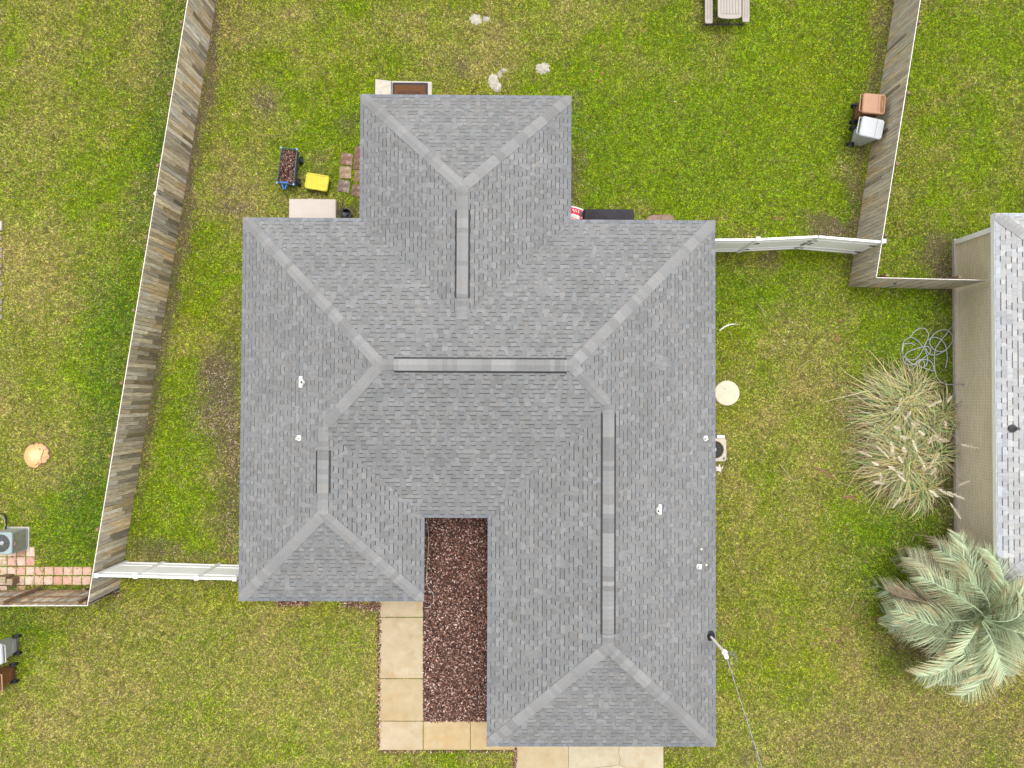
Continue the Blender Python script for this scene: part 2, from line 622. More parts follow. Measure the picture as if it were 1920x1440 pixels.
vM = (onx(738, 685, y=yM), onx(1063, 685, y=yM))
vN = (onx(868, 392, x=N1[0]), onx(868, 558, x=N1[0]))
vW = (onx(608, 845, x=W1[0]), onx(608, 925, x=W1[0]))
vE = (onx(1140, 775, x=E1[0]), onx(1140, 1190, x=E1[0]))
for v_ in (vM, vN, vW, vE): vent(*v_)
for a, b in ((M1, vM[0]), (M2, vM[1]), (N1, vN[0]), (N2, vN[1]), (W1, vW[0]), (W2, vW[1]), (E1, vE[0]), (E2, vE[1])):
    RF.caps(roof, a, b, RG * 1.14, .03, width=.165, lift=.018)

# roof penetrations
def pipe_vent(px, py, horiz, side, ln=.34, r=.05):
    w = rz_(px, py)
    mb = MB()
    if horiz: mb.box((w.x, w.y, w.z + .02), (ln, .1, .012), col=None)
    else: mb.box((w.x, w.y, w.z + .02), (.1, ln, .012))
    f = mb.build('pipe_flashing', M['white_pipe'], roof)
    mb = MB()
    x = w.x + side * .09
    mb.lathe((x, w.y - .02, w.z - .05), [(r + .05, 0), (r + .05, .07), (r + .01, .10), (r, .30), (r - .012, .30), (r - .012, .2)], 16)
    mb.build('vent_pipe', M['white_pipe'], f)
    MB().lathe((x, w.y - .02, w.z + .15), [(r - .013, 0), (r - .013, .004)], 12).build('pipe_opening', M['black_plastic'], f)


pipe_vent(564, 716, False, 1, .34, .055)
pipe_vent(561, 820.5, False, 0, .13, .035)
pipe_vent(1323, 821, False, -0.2, .13, .035)
pipe_vent(1237, 955, False, -1, .30, .05)
pipe_vent(1309, 1061, True, 0, .22, .03)
for px, py in ((1314.5, 1029.5), (1324, 1059)):
    w = rz_(px, py)
    MB().lathe((w.x, w.y, w.z - .01), [(.035, 0), (.03, .05), (.012, .06)], 10).build('sealed_stub', M['cream'], roof)

# fascia, soffit, walls
EAVE = [A, L_, K, J_, I_, H_, G, F, E_, D, C_, B]     # counter-clockwise


def inset(poly, d):
    out = []
    n = len(poly)
    for i in range(n):
        p0, p1, p2 = Vector(poly[i - 1]), Vector(poly[i]), Vector(poly[(i + 1) % n])
        a = (p1 - p0).normalized(); b = (p2 - p1).normalized()
        out.append((p1.x + d * (-a.y - b.y) , p1.y + d * (a.x + b.x)))
    return out


mb = MB(); mb.prism(inset(EAVE, .02), ZE - .19, ZE - .03); mb.build('fascia', M['soffit'], house)
mb = MB(); WALLP = inset(EAVE, .45); mb.prism(WALLP, 0, ZE - .19); wall = mb.build('wall', M['brick_house'], house)
for (cx, cy, sx, sy) in ((-1.0, yA - .45, 1.3, 0), (-7.5, yN - .45, 1.2, 0), (4.3, yN - .45, 1.5, 0), (xE - .45, 3.2, 0, 1.2), (xE - .45, -3.5, 0, 1.2), (xW + .45, 2.0, 0, 1.2), (xW + .45, -2.5, 0, 1.2), (-5.5, yJ + .45, 1.6, 0)):
    f = MB().box((cx, cy, 1.5), (max(sx, .06), max(sy, .06), 1.2)).build('window', M['white_vinyl'], house)
    MB().box((cx, cy, 1.5), (max(sx - .12, .075), max(sy - .12, .075), 1.08)).build('pane', M['glass'], f)
d_ = MB().box((W(770, 170).x, yA - .45, 1.07), (.95, .06, 2.08)).build('door', M['door'], house)
MB().lathe((W(770, 170).x + .4, yA - .41, 1.0), [(.025, 0), (.03, .03), (.01, .05)], 10, axis=Matrix.Rotation(rad(-90), 3, 'X')).build('handle', M['grey_metal'], d_)
d_ = MB().box((3.05, yEF + .45, 1.1), (4.8, .06, 2.15)).build('garage_door', M['white_paint'], house)

# ------------------------------------------------------------------ neighbour house on the right
nb = empty('neighbour_house', (18, -2, 0), label='neighbouring grey brick house with pale grey shingles, cut off by the right picture edge', cat='house')
NR = Roof(2.6, .40)
nx0, ny1, ny0 = W(1865, 400, 2.6).x, W(1865, 400, 2.6).y, W(1887, 1095, 2.6).y
nx1 = nx0 + 13
hh = (ny1 - ny0) / 2
a, b, c, d = (nx0, ny0), (nx1, ny0), (nx1, ny1), (nx0, ny1)
r0, r1 = (nx0 + hh, ny0 + hh), (nx1 - hh, ny0 + hh)
NR.facet([a, r0, d], (1, 0), nx0)
NR.facet([d, r0, r1, c], (0, -1), -ny1)
NR.facet([a, b, r1, r0], (0, 1), ny0)
NR.facet([b, c, r1], (-1, 0), -nx1)
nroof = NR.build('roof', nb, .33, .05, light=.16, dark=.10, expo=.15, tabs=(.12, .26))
NR.caps(nroof, d, r0, .29, .04)
NR.caps(nroof, a, r0, .29, .04)
NR.caps(nroof, r0, r1, .29, .04)
w = W(1909, 804, 3.0)
w.z = NR.z(w.x, w.y)
MB().lathe((w.x, w.y, w.z - .03), [(.13, 0), (.13, .06), (.09, .12), (.05, .2), (.05, .30)], 20).build('roof_vent', M['can_grey'], nroof)
npoly = [a, b, c, d]
MB().prism(inset(npoly, -.012), 2.42, 2.595).build('fascia', M['white_paint'], nb)
nwx = W(1789, 455).x
nwy1 = W(1789, 452).y
NW = [(nwx, ny0 + .4), (nx1 - .4, ny0 + .4), (nx1 - .4, nwy1), (nwx, nwy1)]
MB().prism(NW, 0, 2.42).build('wall', M['brick'], nb)
NF = [(nwx - .09, ny0 + .3), (nx1, ny0 + .3), (nx1, nwy1 + .05), (nwx - .09, nwy1 + .05)]
MB().prism(NF, 0, .14).build('foundation', M['step_concrete'], nb)
MB().box((nwx - .02, nwy1 - .07, 1.28), (.1, .17, 2.27)).build('corner_trim', M['white_paint'], nb)
fz = W(1812, 721, .5)
f = MB().lathe((nwx - .09, fz.y, .5), [(.03, 0), (.03, .05), (.02, .09)], 10, axis=Matrix.Rotation(rad(90), 3, 'Y')).build('faucet', M['grey_metal'], nb)

# ------------------------------------------------------------------ ground, lawn colours
class VN:
    """tileable value noise over metres"""
    def __init__(s, cell, seed):
        s.c = cell
        s.g = np.random.default_rng(seed).random((257, 257))

    def __call__(s, x, y):
        u, v = x / s.c + 97.3, y / s.c + 91.7
        i, j = np.floor(u).astype(int), np.floor(v).astype(int)
        a, b = u - i, v - j
        a, b = a * a * (3 - 2 * a), b * b * (3 - 2 * b)
        i0, j0, i1, j1 = i % 257, j % 257, (i + 1) % 257, (j + 1) % 257
        g = s.g
        return (g[i0, j0] * (1 - a) + g[i1, j0] * a) * (1 - b) + (g[i0, j1] * (1 - a) + g[i1, j1] * a) * b


n4, n2, n1, n05, n02, n01 = VN(3.7, 1), VN(1.6, 2), VN(.8, 3), VN(.37, 4), VN(.18, 5), VN(.09, 6)
m4, m1, m05 = VN(3.1, 11), VN(.9, 12), VN(.33, 13)

# (px, py, rx, ry, amount)
DRY = [(60, 500, 120, 200, .28), (80, 780, 150, 120, .25), (60, 300, 90, 120, .15), (230, 60, 160, 90, .12), (430, 560, 60, 90, .10), (560, 250, 80, 90, .16), (480, 330, 90, 60, .30), (560, 390, 120, 30, .3),
       (900, 90, 120, 60, .28), (1120, 30, 120, 60, .16), (1300, 60, 60, 90, .15), (1450, 760, 120, 160, .34), (1560, 560, 120, 60, .10), (1480, 610, 80, 50, .22), (1650, 1380, 300, 90, .5), (1500, 1150, 120, 100, .22),
       (620, 1300, 150, 130, .42), (330, 1250, 160, 110, .34), (150, 1300, 120, 110, .26), (470, 1180, 120, 60, .16), (250, 1420, 200, 60, .26), (1380, 1390, 60, 70, .3), (560, 60, 120, 60, .10), (1860, 230, 90, 90, .10), (800, 60, 100, 50, .15),
       (1560, 1000, 80, 60, .12), (60, 130, 90, 60, .12), (1360, 860, 40, 60, .25), (440, 480, 60, 70, .15), (700, 1250, 30, 160, .25), (340, 880, 50, 90, .08), (820, 130, 60, 40, .25), (1330, 100, 60, 120, .16)]
LUSH = [(620, 210, 130, 110, .5), (690, 90, 160, 90, .22), (1250, 230, 220, 180, .5), (1480, 280, 160, 160, .5), (1480, 60, 120, 100, .38), (1850, 150, 120, 200, .48), (1800, 430, 90, 120, .4), (1150, 330, 80, 80, .5), (1560, 540, 110, 60, .38), (1420, 560, 80, 60, .4),
        (1680, 600, 100, 90, .35), (330, 960, 70, 80, .5), (330, 820, 50, 90, .3), (1650, 980, 110, 60, .5), (600, 1190, 60, 40, .3), (100, 1010, 80, 60, .3), (1340, 1380, 40, 40, .35), (400, 500, 60, 80, .2), (180, 640, 90, 200, .28), (1660, 1120, 50, 90, .3), (1740, 690, 60, 60, .3), (150, 330, 100, 90, .25), (60, 640, 60, 60, .2)]
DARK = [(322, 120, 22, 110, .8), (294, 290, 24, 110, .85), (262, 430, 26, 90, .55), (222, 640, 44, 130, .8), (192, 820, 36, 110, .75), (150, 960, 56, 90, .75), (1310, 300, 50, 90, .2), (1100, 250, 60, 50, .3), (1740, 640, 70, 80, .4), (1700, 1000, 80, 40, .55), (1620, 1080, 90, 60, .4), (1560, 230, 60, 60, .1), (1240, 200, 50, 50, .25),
        (20, 1160, 50, 30, .4), (1380, 500, 40, 40, .2), (1440, 560, 80, 30, .2), (1600, 300, 20, 120, .35), (1590, 60, 20, 80, .3), (190, 560, 40, 60, .35), (1640, 720, 60, 60, .3), (1760, 770, 30, 140, .6), (40, 1180, 40, 20, .3)]
DIRT_SHADE = [(411, 0, 5, 26, 0.55), (406, 38, 5, 26, 0.61), (399, 76, 5, 26, 0.67), (392, 114, 5, 26, 0.73), (387, 152, 5, 26, 0.79), (380, 190, 5, 26, 0.55), (373, 228, 5, 26, 0.61), (368, 266, 5, 26, 0.67), (361, 304, 5, 26, 0.73), (354, 342, 5, 26, 0.79), (350, 380, 5, 26, 0.55), (342, 418, 5, 26, 0.61), (335, 456, 5, 26, 0.67), (331, 494, 5, 26, 0.73), (323, 532, 5, 26, 0.79), (316, 570, 5, 26, 0.55), (312, 608, 5, 26, 0.61), (305, 646, 5, 26, 0.67), (297, 684, 5, 26, 0.73), (293, 722, 5, 26, 0.79), (286, 760, 5, 26, 0.55), (278, 798, 5, 26, 0.61), (274, 836, 5, 26, 0.67), (267, 874, 5, 26, 0.73), (1669, 0, 6, 30, 0.40), (1661, 45, 6, 30, 0.40), (1654, 90, 6, 30, 0.40), (1647, 135, 6, 30, 0.40), (1640, 180, 6, 30, 0.40), (1633, 225, 6, 30, 0.40), (1626, 270, 6, 30, 0.40), (1619, 315, 6, 30, 0.40), (1612, 360, 6, 30, 0.40), (1604, 405, 6, 30, 0.40), (1597, 450, 6, 30, 0.40), (1590, 495, 6, 30, 0.40), (1720, 1395, 200, 60, .22), (408, 712, 30, 42, .7), (428, 755, 26, 70, .45), (395, 780, 40, 50, .22), (436, 880, 26, 70, .42), (430, 990, 24, 60, .40), (500, 185, 18, 22, .8), (440, 350, 32, 10, .55), (448, 395, 28, 12, .8), (1573, 430, 36, 16, .9), (1545, 432, 30, 16, .6), (1603, 350, 14, 26, .5), (1648, 90, 12, 60, .45), (1630, 200, 12, 40, .4),  # right fence foot: brown soil plus the gap's shade, put into the colour
        (1760, 480, 26, 34, .8), (1775, 530, 20, 30, .8), (1750, 455, 16, 14, .5), (1082, 345, 8, 50, .5), (1098, 300, 5, 20, .6), (1076, 200, 5, 20, .2), (862, 118, 14, 18, .6), (862, 138, 10, 10, .4), (655, 395, 30, 12, .6), (1447, 485, 12, 14, .7), (1392, 1425, 14, 10, .5), (1262, 1410, 20, 8, .4), (705, 1140, 24, 9, .9), (540, 1130, 30, 5, .8),
        (405, 10, 6, 60, .6), (396, 80, 7, 60, .7), (383, 160, 8, 60, .7), (366, 250, 8, 60, .7), (354, 340, 9, 60, .7), (340, 430, 8, 60, .6), (326, 520, 7, 60, .5), (310, 610, 7, 60, .5), (296, 700, 8, 60, .6), (283, 790, 7, 60, .5), (266, 880, 6, 60, .4), (300, 1040, 40, 14, .5), (380, 1045, 40, 12, .5), (590, 300, 20, 14, .2), (600, 330, 14, 30, .25), (655, 240, 16, 16, .25),
        (1775, 860, 16, 110, .5), (1700, 905, 90, 30, .4), (1650, 800, 60, 80, .5), (1720, 800, 80, 60, .5), (1740, 1210, 80, 50, .4), (1800, 1240, 80, 50, .4), (1790, 990, 20, 60, .5), (12, 1100, 40, 8, .7)]
YEL = [(560, 1140, 90, 14, .6), (420, 1135, 60, 16, .4), (250, 1100, 30, 20, .4), (262, 760, 16, 90, .45), (285, 690, 16, 90, .45), (240, 960, 16, 60, .4), (340, 480, 16, 80, .3), (1370, 760, 40, 40, .4), (1350, 640, 40, 40, .3), (300, 1052, 80, 10, .6), (420, 1055, 40, 8, .5), (1450, 484, 130, 7, .5), (1596, 548, 14, 16, .5), (1530, 140, 80, 90, .25),
       (540, 600, 60, 30, 0), (380, 620, 60, 60, .25), (1370, 1330, 30, 50, .25), (705, 1200, 8, 120, .35), (1470, 1060, 60, 60, .2), (880, 170, 80, 10, .35), (640, 140, 90, 60, .2), (1620, 400, 14, 80, .35), (1655, 60, 14, 90, .35), (380, 130, 10, 90, .4), (1500, 1250, 100, 60, .2)]


def blobs(px, py, L):
    s = np.zeros_like(px)
    for (cx, cy, rx, ry, a) in L:
        q = ((px - cx) / rx) ** 2 + ((py - cy) / ry) ** 2
        s += a * np.exp(-q * .9)
    return s


def fields(x, y):
    px, py = topx(x, y)
    px = px + (n1(x, y) - .5) * 22 + (n02(x, y) - .5) * 10
    py = py + (m1(x, y) - .5) * 26 + (m05(x, y) - .5) * 16
    mid = (n4(x, y) - .5) * .16 + (n2(x, y) - .5) * .38 + (n1(x, y) - .5) * .28 + (n05(x, y) - .5) * .25
    mi2 = (m4(x, y) - .5) * .34 + (m1(x, y) - .5) * .42 + (m05(x, y) - .5) * .22
    dry = np.clip(.20 + 1.3 * blobs(px, py, DRY) + 1.2 * mid - .55 * blobs(px, py, LUSH), .03, 1)
    lush = np.clip(.33 + blobs(px, py, LUSH) - mid * .8, .05, 1)
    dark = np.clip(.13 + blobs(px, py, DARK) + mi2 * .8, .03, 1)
    dirt_shade = np.clip(.03 + blobs(px, py, DIRT_SHADE) * (1 + 2.2 * mi2) + (n05(x, y) - .5) * .06, 0, 1)
    yel = np.clip(.33 + blobs(px, py, YEL) + .5 * mi2, .05, 1)
    return dry, lush, dark, dirt_shade, yel


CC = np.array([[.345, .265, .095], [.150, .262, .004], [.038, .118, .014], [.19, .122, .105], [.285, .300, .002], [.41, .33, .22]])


def mean_col(x, y):
    dry, lush, dark, dirt_shade, yel = fields(x, y)
    w = np.stack([dry, lush, dark, dirt_shade * 2.2, yel, dry * .12], -1)
    w /= w.sum(-1, keepdims=True)
    return w @ CC, w, dirt_shade


def axis(lo, hi, step, far):
    a = list(np.arange(lo, hi + 1e-6, step))
    s_, v = step, a[-1]
    r = []
    while v < far:
        s_ *= 1.35; v += s_; r.append(v)
    l_ = []
    s_, v = step, a[0]
    while v > -far:
        s_ *= 1.35; v -= s_; l_.append(v)
    return np.array(l_[::-1] + a + r)


gx, gy = axis(-20.5, 20.5, .11, 600), axis(-16, 16, .11, 600)
X, Y = np.meshgrid(gx, gy)
mc, _, _ = mean_col(X, Y)
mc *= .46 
nx_, ny_ = len(gx), len(gy)
vz = (n2(X, Y) - .5) * .0
me = bpy.data.meshes.new('ground')
co = np.stack([X, Y, vz], -1).reshape(-1, 3)
ii = np.arange(nx_ * ny_).reshape(ny_, nx_)
fq = np.stack([ii[:-1, :-1], ii[:-1, 1:], ii[1:, 1:], ii[1:, :-1]], -1).reshape(-1, 4)


def fastmesh(me, co, faces, tone=None, dom='FACE'):
    k = faces.shape[1]
    me.vertices.add(len(co)); me.vertices.foreach_set('co', co.astype(np.float32).ravel())
    me.loops.add(faces.size); me.loops.foreach_set('vertex_index', faces.astype(np.int32).ravel())
    me.polygons.add(len(faces))
    me.polygons.foreach_set('loop_start', np.arange(0, faces.size, k, dtype=np.int32))
    me.update(calc_edges=True)
    if tone is not None:
        at = me.attributes.new('tone', 'FLOAT_COLOR', dom)
        at.data.foreach_set('color', np.concatenate([tone, np.ones((len(tone), 1))], 1).astype(np.float32).ravel())


fastmesh(me, co, fq, mc.reshape(-1, 3), 'POINT')
M['ground'] = mat('lawn_soil', attr='tone', rough=1, spec=.05, noise=((16, .45), (34, .5)))
me.materials.append(M['ground'])
ground = bpy.data.objects.new('ground', me)
COL.objects.link(ground)
ground['kind'] = 'structure'

# ------------------------------------------------------------------ paving
EXCL = []      # polygons without grass


def gpoly(pts, z=0):
    return [P2(a, b, z) for a, b in pts]


ZC = .035
path = MB()
slabs = [(711, 1060, 793, 1156.7), (711, 1158.3, 793, 1271.7), (711, 1273.3, 793, 1351.6), (711, 1353, 792.6, 1406.5), (794, 1353, 881.4, 1406), (882.4, 1353, 966, 1406)]
for i, (x0, y0, x1, y1) in enumerate(slabs):
    p = [P2(x0, y1, ZC), P2(x1, y1, ZC), P2(x1, y0, ZC), P2(x0, y0, ZC)]
    c = ((.36, .295, .19), (.355, .29, .185), (.34, .27, .16), (.36, .295, .195), (.36, .27, .145), (.36, .27, .145))[i]
    path.prism(p, -.05, ZC, c)
    EXCL.append(gpoly([(x0 + 1, y0), (x1, y0), (x1, y1), (x0 + 1, y1 - 1)]))
path.build('path', M['concrete'], bevel=.008, kind='structure')
drv = MB()
dx = [(967.5, 1066, (.36, .29, .18)), (1066.6, 1244, (.38, .33, .235))]
for (x0, x1, c) in dx:
    drv.prism([P2(x0, 1900, ZC), P2(x1, 1900, ZC), P2(x1, 1370, ZC), P2(x0, 1370, ZC)], -.05, ZC, c)
EXCL.append(gpoly([(967, 1370), (1245, 1370), (1245, 1900), (967, 1900)]))
drv.build('driveway', M['concrete'], bevel=.008, kind='structure')
# hairline cracks in the driveway
ck = MB()
for pts in ([(1161, 1398), (1160, 1412), (1163, 1422), (1161, 1434), (1172, 1438), (1180, 1446)], [(1161, 1434), (1140, 1437), (1118, 1439), (1100, 1446)]):
    for q0, q1 in zip(pts, pts[1:]):
        a_, b_ = W(*q0, ZC + .003), W(*q1, ZC + .003)
        n_ = Vector((-(b_ - a_).y, (b_ - a_).x, 0)).normalized() * .005
        ck.face([a_ - n_, b_ - n_, b_ + n_, a_ + n_])
ck.build('driveway_crack', M['soil'], kind='structure')

# patio of pink pavers at the left
pv = MB()
seams = [-24, -5, 13.3, 30.5, 48, 65.3, 82.8, 100.8, 118.5, 136.7, 154.5, 172]
rowsy = [(1026, 1043.5), (1044.6, 1060.5), (1063, 1078.3), (1080.5, 1096.6), (1099, 1112)]
for j, (y0, y1) in enumerate(rowsy):
    for i in range(len(seams) - 1):
        x0, x1 = seams[i] + .8, seams[i + 1] - .8
        if j == 0 and x1 > 66: continue
        if j == 1 and x1 > 66: continue
        if j == 4 and random.random() < .5: continue
        sh = -1.5 if j == 3 else 0
        c = random.choice(((.50, .34, .27), (.53, .38, .31), (.46, .26, .20), (.55, .42, .34), (.50, .31, .24)))
        if x0 < 0 and j < 3: c = (.45, .36, .26)
        z = .020 + random.uniform(-.006, .006)
        p = [P2(x0 + sh, y1, z), P2(x1 + sh, y1, z), P2(x1 + sh, y0, z), P2(x0 + sh, y0, z)]
        pv.prism(p, -.03, z, c)
        if j != 4: EXCL.append(gpoly([(x0 + sh + .6, y0 + .6), (x1 + sh - .6, y0 + .6), (x1 + sh - .6, y1 - .6), (x0 + sh + .6, y1 - .6)]))
pv.build('patio', M['paver'], bevel=.006, kind='structure')

# mulch court: soil base and loose chips
BED = [P2(793, 1353), (xF + .45, P2(912, 1353)[1]), (xF + .45, yG + .45), (xH - .45, yG + .45), (xH - .45, yJ + .45), (P2(793, 1130)[0], yJ + .45)]
mb = MB(); mb.prism(BED[::1], -.02, .02); mb.build('garden_bed', M['soil'], kind='structure')
EXCL.append(BED)


def chips(n, sampler, z0, dz, name, parent=None, size=(.03, .085), **kw):
    """n flat bark chips, each a thin tilted quad slab"""
    cs = np.array([[.085, .040, .032], [.16, .078, .058], [.27, .145, .11], [.44, .29, .24], [.018, .010, .010], [.62, .48, .42], [.32, .13, .075]])
    pr = np.array([.22, .21, .17, .11, .17, .07, .05])
    cs = cs * kw.pop('shade', 1.0)
    P = sampler(n)
    n = len(P)
    L = rng.uniform(*size, n); Wd = L * rng.uniform(.3, .6, n)
    yaw = rng.uniform(0, 2 * np.pi, n); pitch = rng.normal(0, .45, n); roll = rng.normal(0, .5, n)
    ax = np.stack([np.cos(yaw) * np.cos(pitch), np.sin(yaw) * np.cos(pitch), np.sin(pitch)], -1)
    bx = np.stack([-np.sin(yaw) * np.cos(roll), np.cos(yaw) * np.cos(roll), np.sin(roll)], -1)
    c = np.concatenate([P, (z0 + rng.random(n) * dz)[:, None]], 1)
    A_ = ax * L[:, None] / 2; B_ = bx * Wd[:, None] / 2
    co = np.stack([c - A_ - B_ * .6, c + A_ * .8 - B_, c + A_ + B_ * .7, c - A_ * .9 + B_], 1).reshape(-1, 3)
    f = np.arange(4 * n).reshape(n, 4)
    col = cs[rng.choice(len(cs), n, p=pr)] * rng.uniform(.75, 1.25, (n, 1))
    me = bpy.data.meshes.new(name)
    if parent: co = co - np.array(wloc(parent))
    fastmesh(me, co, f, col)
    me.materials.append(M['chip'])
    o = bpy.data.objects.new(name, me); COL.objects.link(o)
    if parent: o.parent = parent
    setattrs(o, **kw)
    return o


def vin(x, y, poly):
    r = np.zeros(x.shape, bool)
    j = len(poly) - 1
    for i in range(len(poly)):
        xi, yi = poly[i]; xj, yj = poly[j]
        if yi != yj:
            r ^= ((yi > y) != (yj > y)) & (x < (xj - xi) * (y - yi) / (yj - yi) + xi)
        j = i
    return r


def samp_poly(poly):
    a_ = np.array(poly)
    lo, hi = a_.min(0), a_.max(0)

    def f(n):
        p = rng.uniform(lo, hi, (int(n * 2.2), 2))
        p = p[vin(p[:, 0], p[:, 1], poly)]
        return p[:n]
    return f


chips(19000, samp_poly(BED), .025, .035, 'mulch', label='reddish brown bark mulch filling the narrow court between the two roof wings', cat='mulch', kind='stuff')


def edge_samp(n):
    segs = [((711.5, 1130), (710, 1400), 3), ((711, 1408), (966, 1408), 2), ((640, 1131), (709, 1138), 9), ((520, 1129), (580, 1131), 5), ((160, 1105), (225, 1112), 8), ((967, 1402), (965, 1440), 2)]
    out = []
    for k in range(n):
        (a_, b_, s_) = random.choice(segs + segs[:1])
        t = random.random()
        p = P2(a_[0] + (b_[0] - a_[0]) * t + random.gauss(0, s_ * .6), a_[1] + (b_[1] - a_[1]) * t + random.gauss(0, s_ * .5))
        out.append(p)
    return np.array(out)


chips(2600, edge_samp, .036, .03, 'strayed_mulch', size=(.03, .075), label='reddish mulch crumbs strayed along the edges of the pale walkway', cat='mulch', kind='stuff')

# ------------------------------------------------------------------ concrete step and mat behind the house
st = empty('back_step', W(755, 180), label='pale concrete landing at the back door with a narrow side slab', cat='doorstep')
yw = yA - .45
MB().prism([P2(734, 186, .16), P2(809.5, 186, .16), P2(809.5, 153, .16), P2(734.5, 151.5, .16)], 0, .16).build('landing', M['step_concrete'], st, bevel=.01)
MB().prism([P2(703, 186, .12), P2(732.8, 186, .12), P2(733.2, 151.5, .12), P2(703.7, 148, .12)], 0, .12).build('side_slab', M['step_concrete'], st, bevel=.01)
EXCL.append(gpoly([(703, 148), (810, 153), (810, 200), (703, 200)]))
mt = empty('doormat', W(769, 172, .16), label='brown doormat with a black border on the back step, half under the eave', cat='doormat')
c0 = W(769, 176, .16)
MB().prism(rrect(1.27, .80, .02, 2, c0.x, c0.y), .161, .176).build('mat_border', M['mat_rim'], mt)
MB().prism(rrect(1.11, .64, .01, 2, c0.x, c0.y), .170, .182).build('mat_field', M['mat_brown'], mt)
td = bpy.data.curves.new('welcome_lettering', 'FONT')
td.body = 'WELCOME'; td.align_x = 'CENTER'; td.align_y = 'CENTER'; td.size = .17; td.extrude = .002
to = bpy.data.objects.new('tmp_text', td); COL.objects.link(to)
bpy.context.view_layer.update()
tm = bpy.data.meshes.new_from_object(to.evaluated_get(bpy.context.evaluated_depsgraph_get()))
bpy.data.objects.remove(to)
tm.materials.clear(); tm.materials.append(M['mat_rim'])
tx = bpy.data.objects.new('lettering', tm); COL.objects.link(tx); tx.parent = mt
tx.location = Vector((W(768, 173, .186).x, W(768, 174.5, .186).y, .186)) - mt.location


# ------------------------------------------------------------------ wooden fences
def picket_tone(warm):
    g = random.choice((.30, .36, .41, .45, .52)) * random.uniform(.88, 1.12)
    w_ = random.uniform(.03, .16) + warm
    return (g * (1 + w_), g, g * (1 - w_ * 1.35))


def wood_fence(base, side, label, mott=1.0, steps=None, post_side=-1, caps=True, top=1.83, postlist=None, warm=.04):
    """base: two ground points; side = +1/-1 on which side (left/right of direction) the picket face lies"""
    a, b = Vector(base[0]), Vector(base[1])
    d = (b - a); Ln = d.length; d.normalize(); n = Vector((-d.y, d.x, 0)) * side
    rz = math.atan2(d.y, d.x)
    f = empty('wooden_fence', a, label=label, cat='fence')
    mb = MB(); t = .07
    lean = 0
    while t < Ln:
        w_ = random.uniform(.122, .134)
        hgt = top + random.uniform(-.012, .012)
        c = a + d * t
        tn = picket_tone(warm + random.choice((0, 0, .03, .09)))
        if mott < 1: tn = tuple(.62 * m_ + .38 * t_ for m_, t_ in zip((.36, .33, .275), tn))
        k = random.uniform(.25, .8); zs = .03 + (hgt - .03) * k; rr = rz + random.gauss(0, .012)
        lo = tn
        if random.random() < .45 * mott:
            q = random.uniform(.42, .8); lo = (tn[0] * q * 1.05, tn[1] * q, tn[2] * q * .92)
        elif random.random() < .3: lo = (tn[0] * 1.12, tn[1] * .98, tn[2] * .78)
        mb.box((c.x, c.y, (zs + .03) / 2), (w_, .016, zs - .03), rr, lo)
        mb.box((c.x, c.y, (zs + hgt) / 2), (w_, .016, hgt - zs), rr, tn)
        t += .143
    mb.build('picket_panel', M['picket'], f)
    # pale weathered tops: a thin strip of bleached end grain
    mb = MB()
    for z in (.3, .95, 1.6):
        c = a + d * Ln / 2 - n * .032
        mb.box((c.x, c.y, z), (Ln, .04, .09), rz)
    mb.build('rail', M['rail_wood'], f)
    c = a + d * Ln / 2 - n * .004
    MB().box((c.x, c.y, top + .012), (Ln, .02, .016), rz).build('top_cap', M['pale_wood'], f)
    t = .35
    while t < Ln:
        c = a + d * t - n * .10
        MB().box((c.x, c.y, (top + .02) / 2), (.09, .09, top + .02), rz).build('post', M['rail_wood'], f)
        t += 2.44
    return f, a, d, n


lf0, lf1 = W(434, -170), W(224, 1105)
fA = wood_fence((lf0, lf1), +1, 'long weathered grey wooden fence running down the left side of the yard', mott=1.01)
fB = wood_fence((W(224, 1106), W(-160, 1107)), +1, 'short wooden fence by the pink pavers at the lower left, seen from its post side')
fC = wood_fence((W(1704, -170), W(1591, 537)), -1, 'long weathered wooden fence along the right of the back yard behind the two bins', mott=.3, warm=.07)
fD = wood_fence((W(1592, 537.5), W(1785, 542)), -1, 'short wooden fence joining the right fence to the neighbouring brick wall', mott=.3, warm=.05)
for ff in (fA, fB, fC, fD): pass
for px in (948, ):
    pass
MB().box((W(1678, 531, 1.2).x, W(1678, 531, 1.2).y - .02, 1.2), (.09, .03, .05)).build('gate_latch', M['rubber'], fD[0])

# lamp hung on the outer side of the left fence
lp = W(291, 362.5, 1.75)
lamp = empty('fence_light', (lp.x, lp.y, 1.6), label='small cream lantern hung on the outside of the left wooden fence', cat='lantern')
MB().lathe((lp.x, lp.y, 1.56), [(.05, 0), (.07, .02), (.06, .15), (.075, .17), (.03, .21)], 8).build('lantern_body', M['cream'], lamp)
MB().box((lp.x + .09, lp.y, 1.70), (.12, .03, .03)).build('bracket', M['dark_metal'], lamp)


# ------------------------------------------------------------------ white vinyl fence and gate
def vinyl_panel(parent, p, q, h0=.06, h1=1.8, nm='panel', sub=False):
    p, q = Vector(p), Vector(q)
    d = q - p; Ln = d.length; rz = math.atan2(d.y, d.x); c = (p + q) / 2
    pan = MB().box((c.x, c.y, (h0 + h1) / 2), (Ln, .025, h1 - h0), rz).build(nm, M['vinyl_panel'], parent)
    k = parent if not sub else pan
    MB().box((c.x, c.y, h1), (Ln, .075, .10), rz).build('top_rail', M['white_vinyl'], k, bevel=.006)
    MB().box((c.x, c.y, h1 - .34), (Ln, .062, .045), rz).build('middle_rail', M['white_vinyl'], k, bevel=.005)
    MB().box((c.x, c.y, h0 + .42), (Ln, .062, .045), rz).build('middle_rail', M['white_vinyl'], k, bevel=.005)
    MB().box((c.x, c.y, h0 + .05), (Ln, .06, .08), rz).build('bottom_rail', M['vinyl_panel'], k)
    return pan


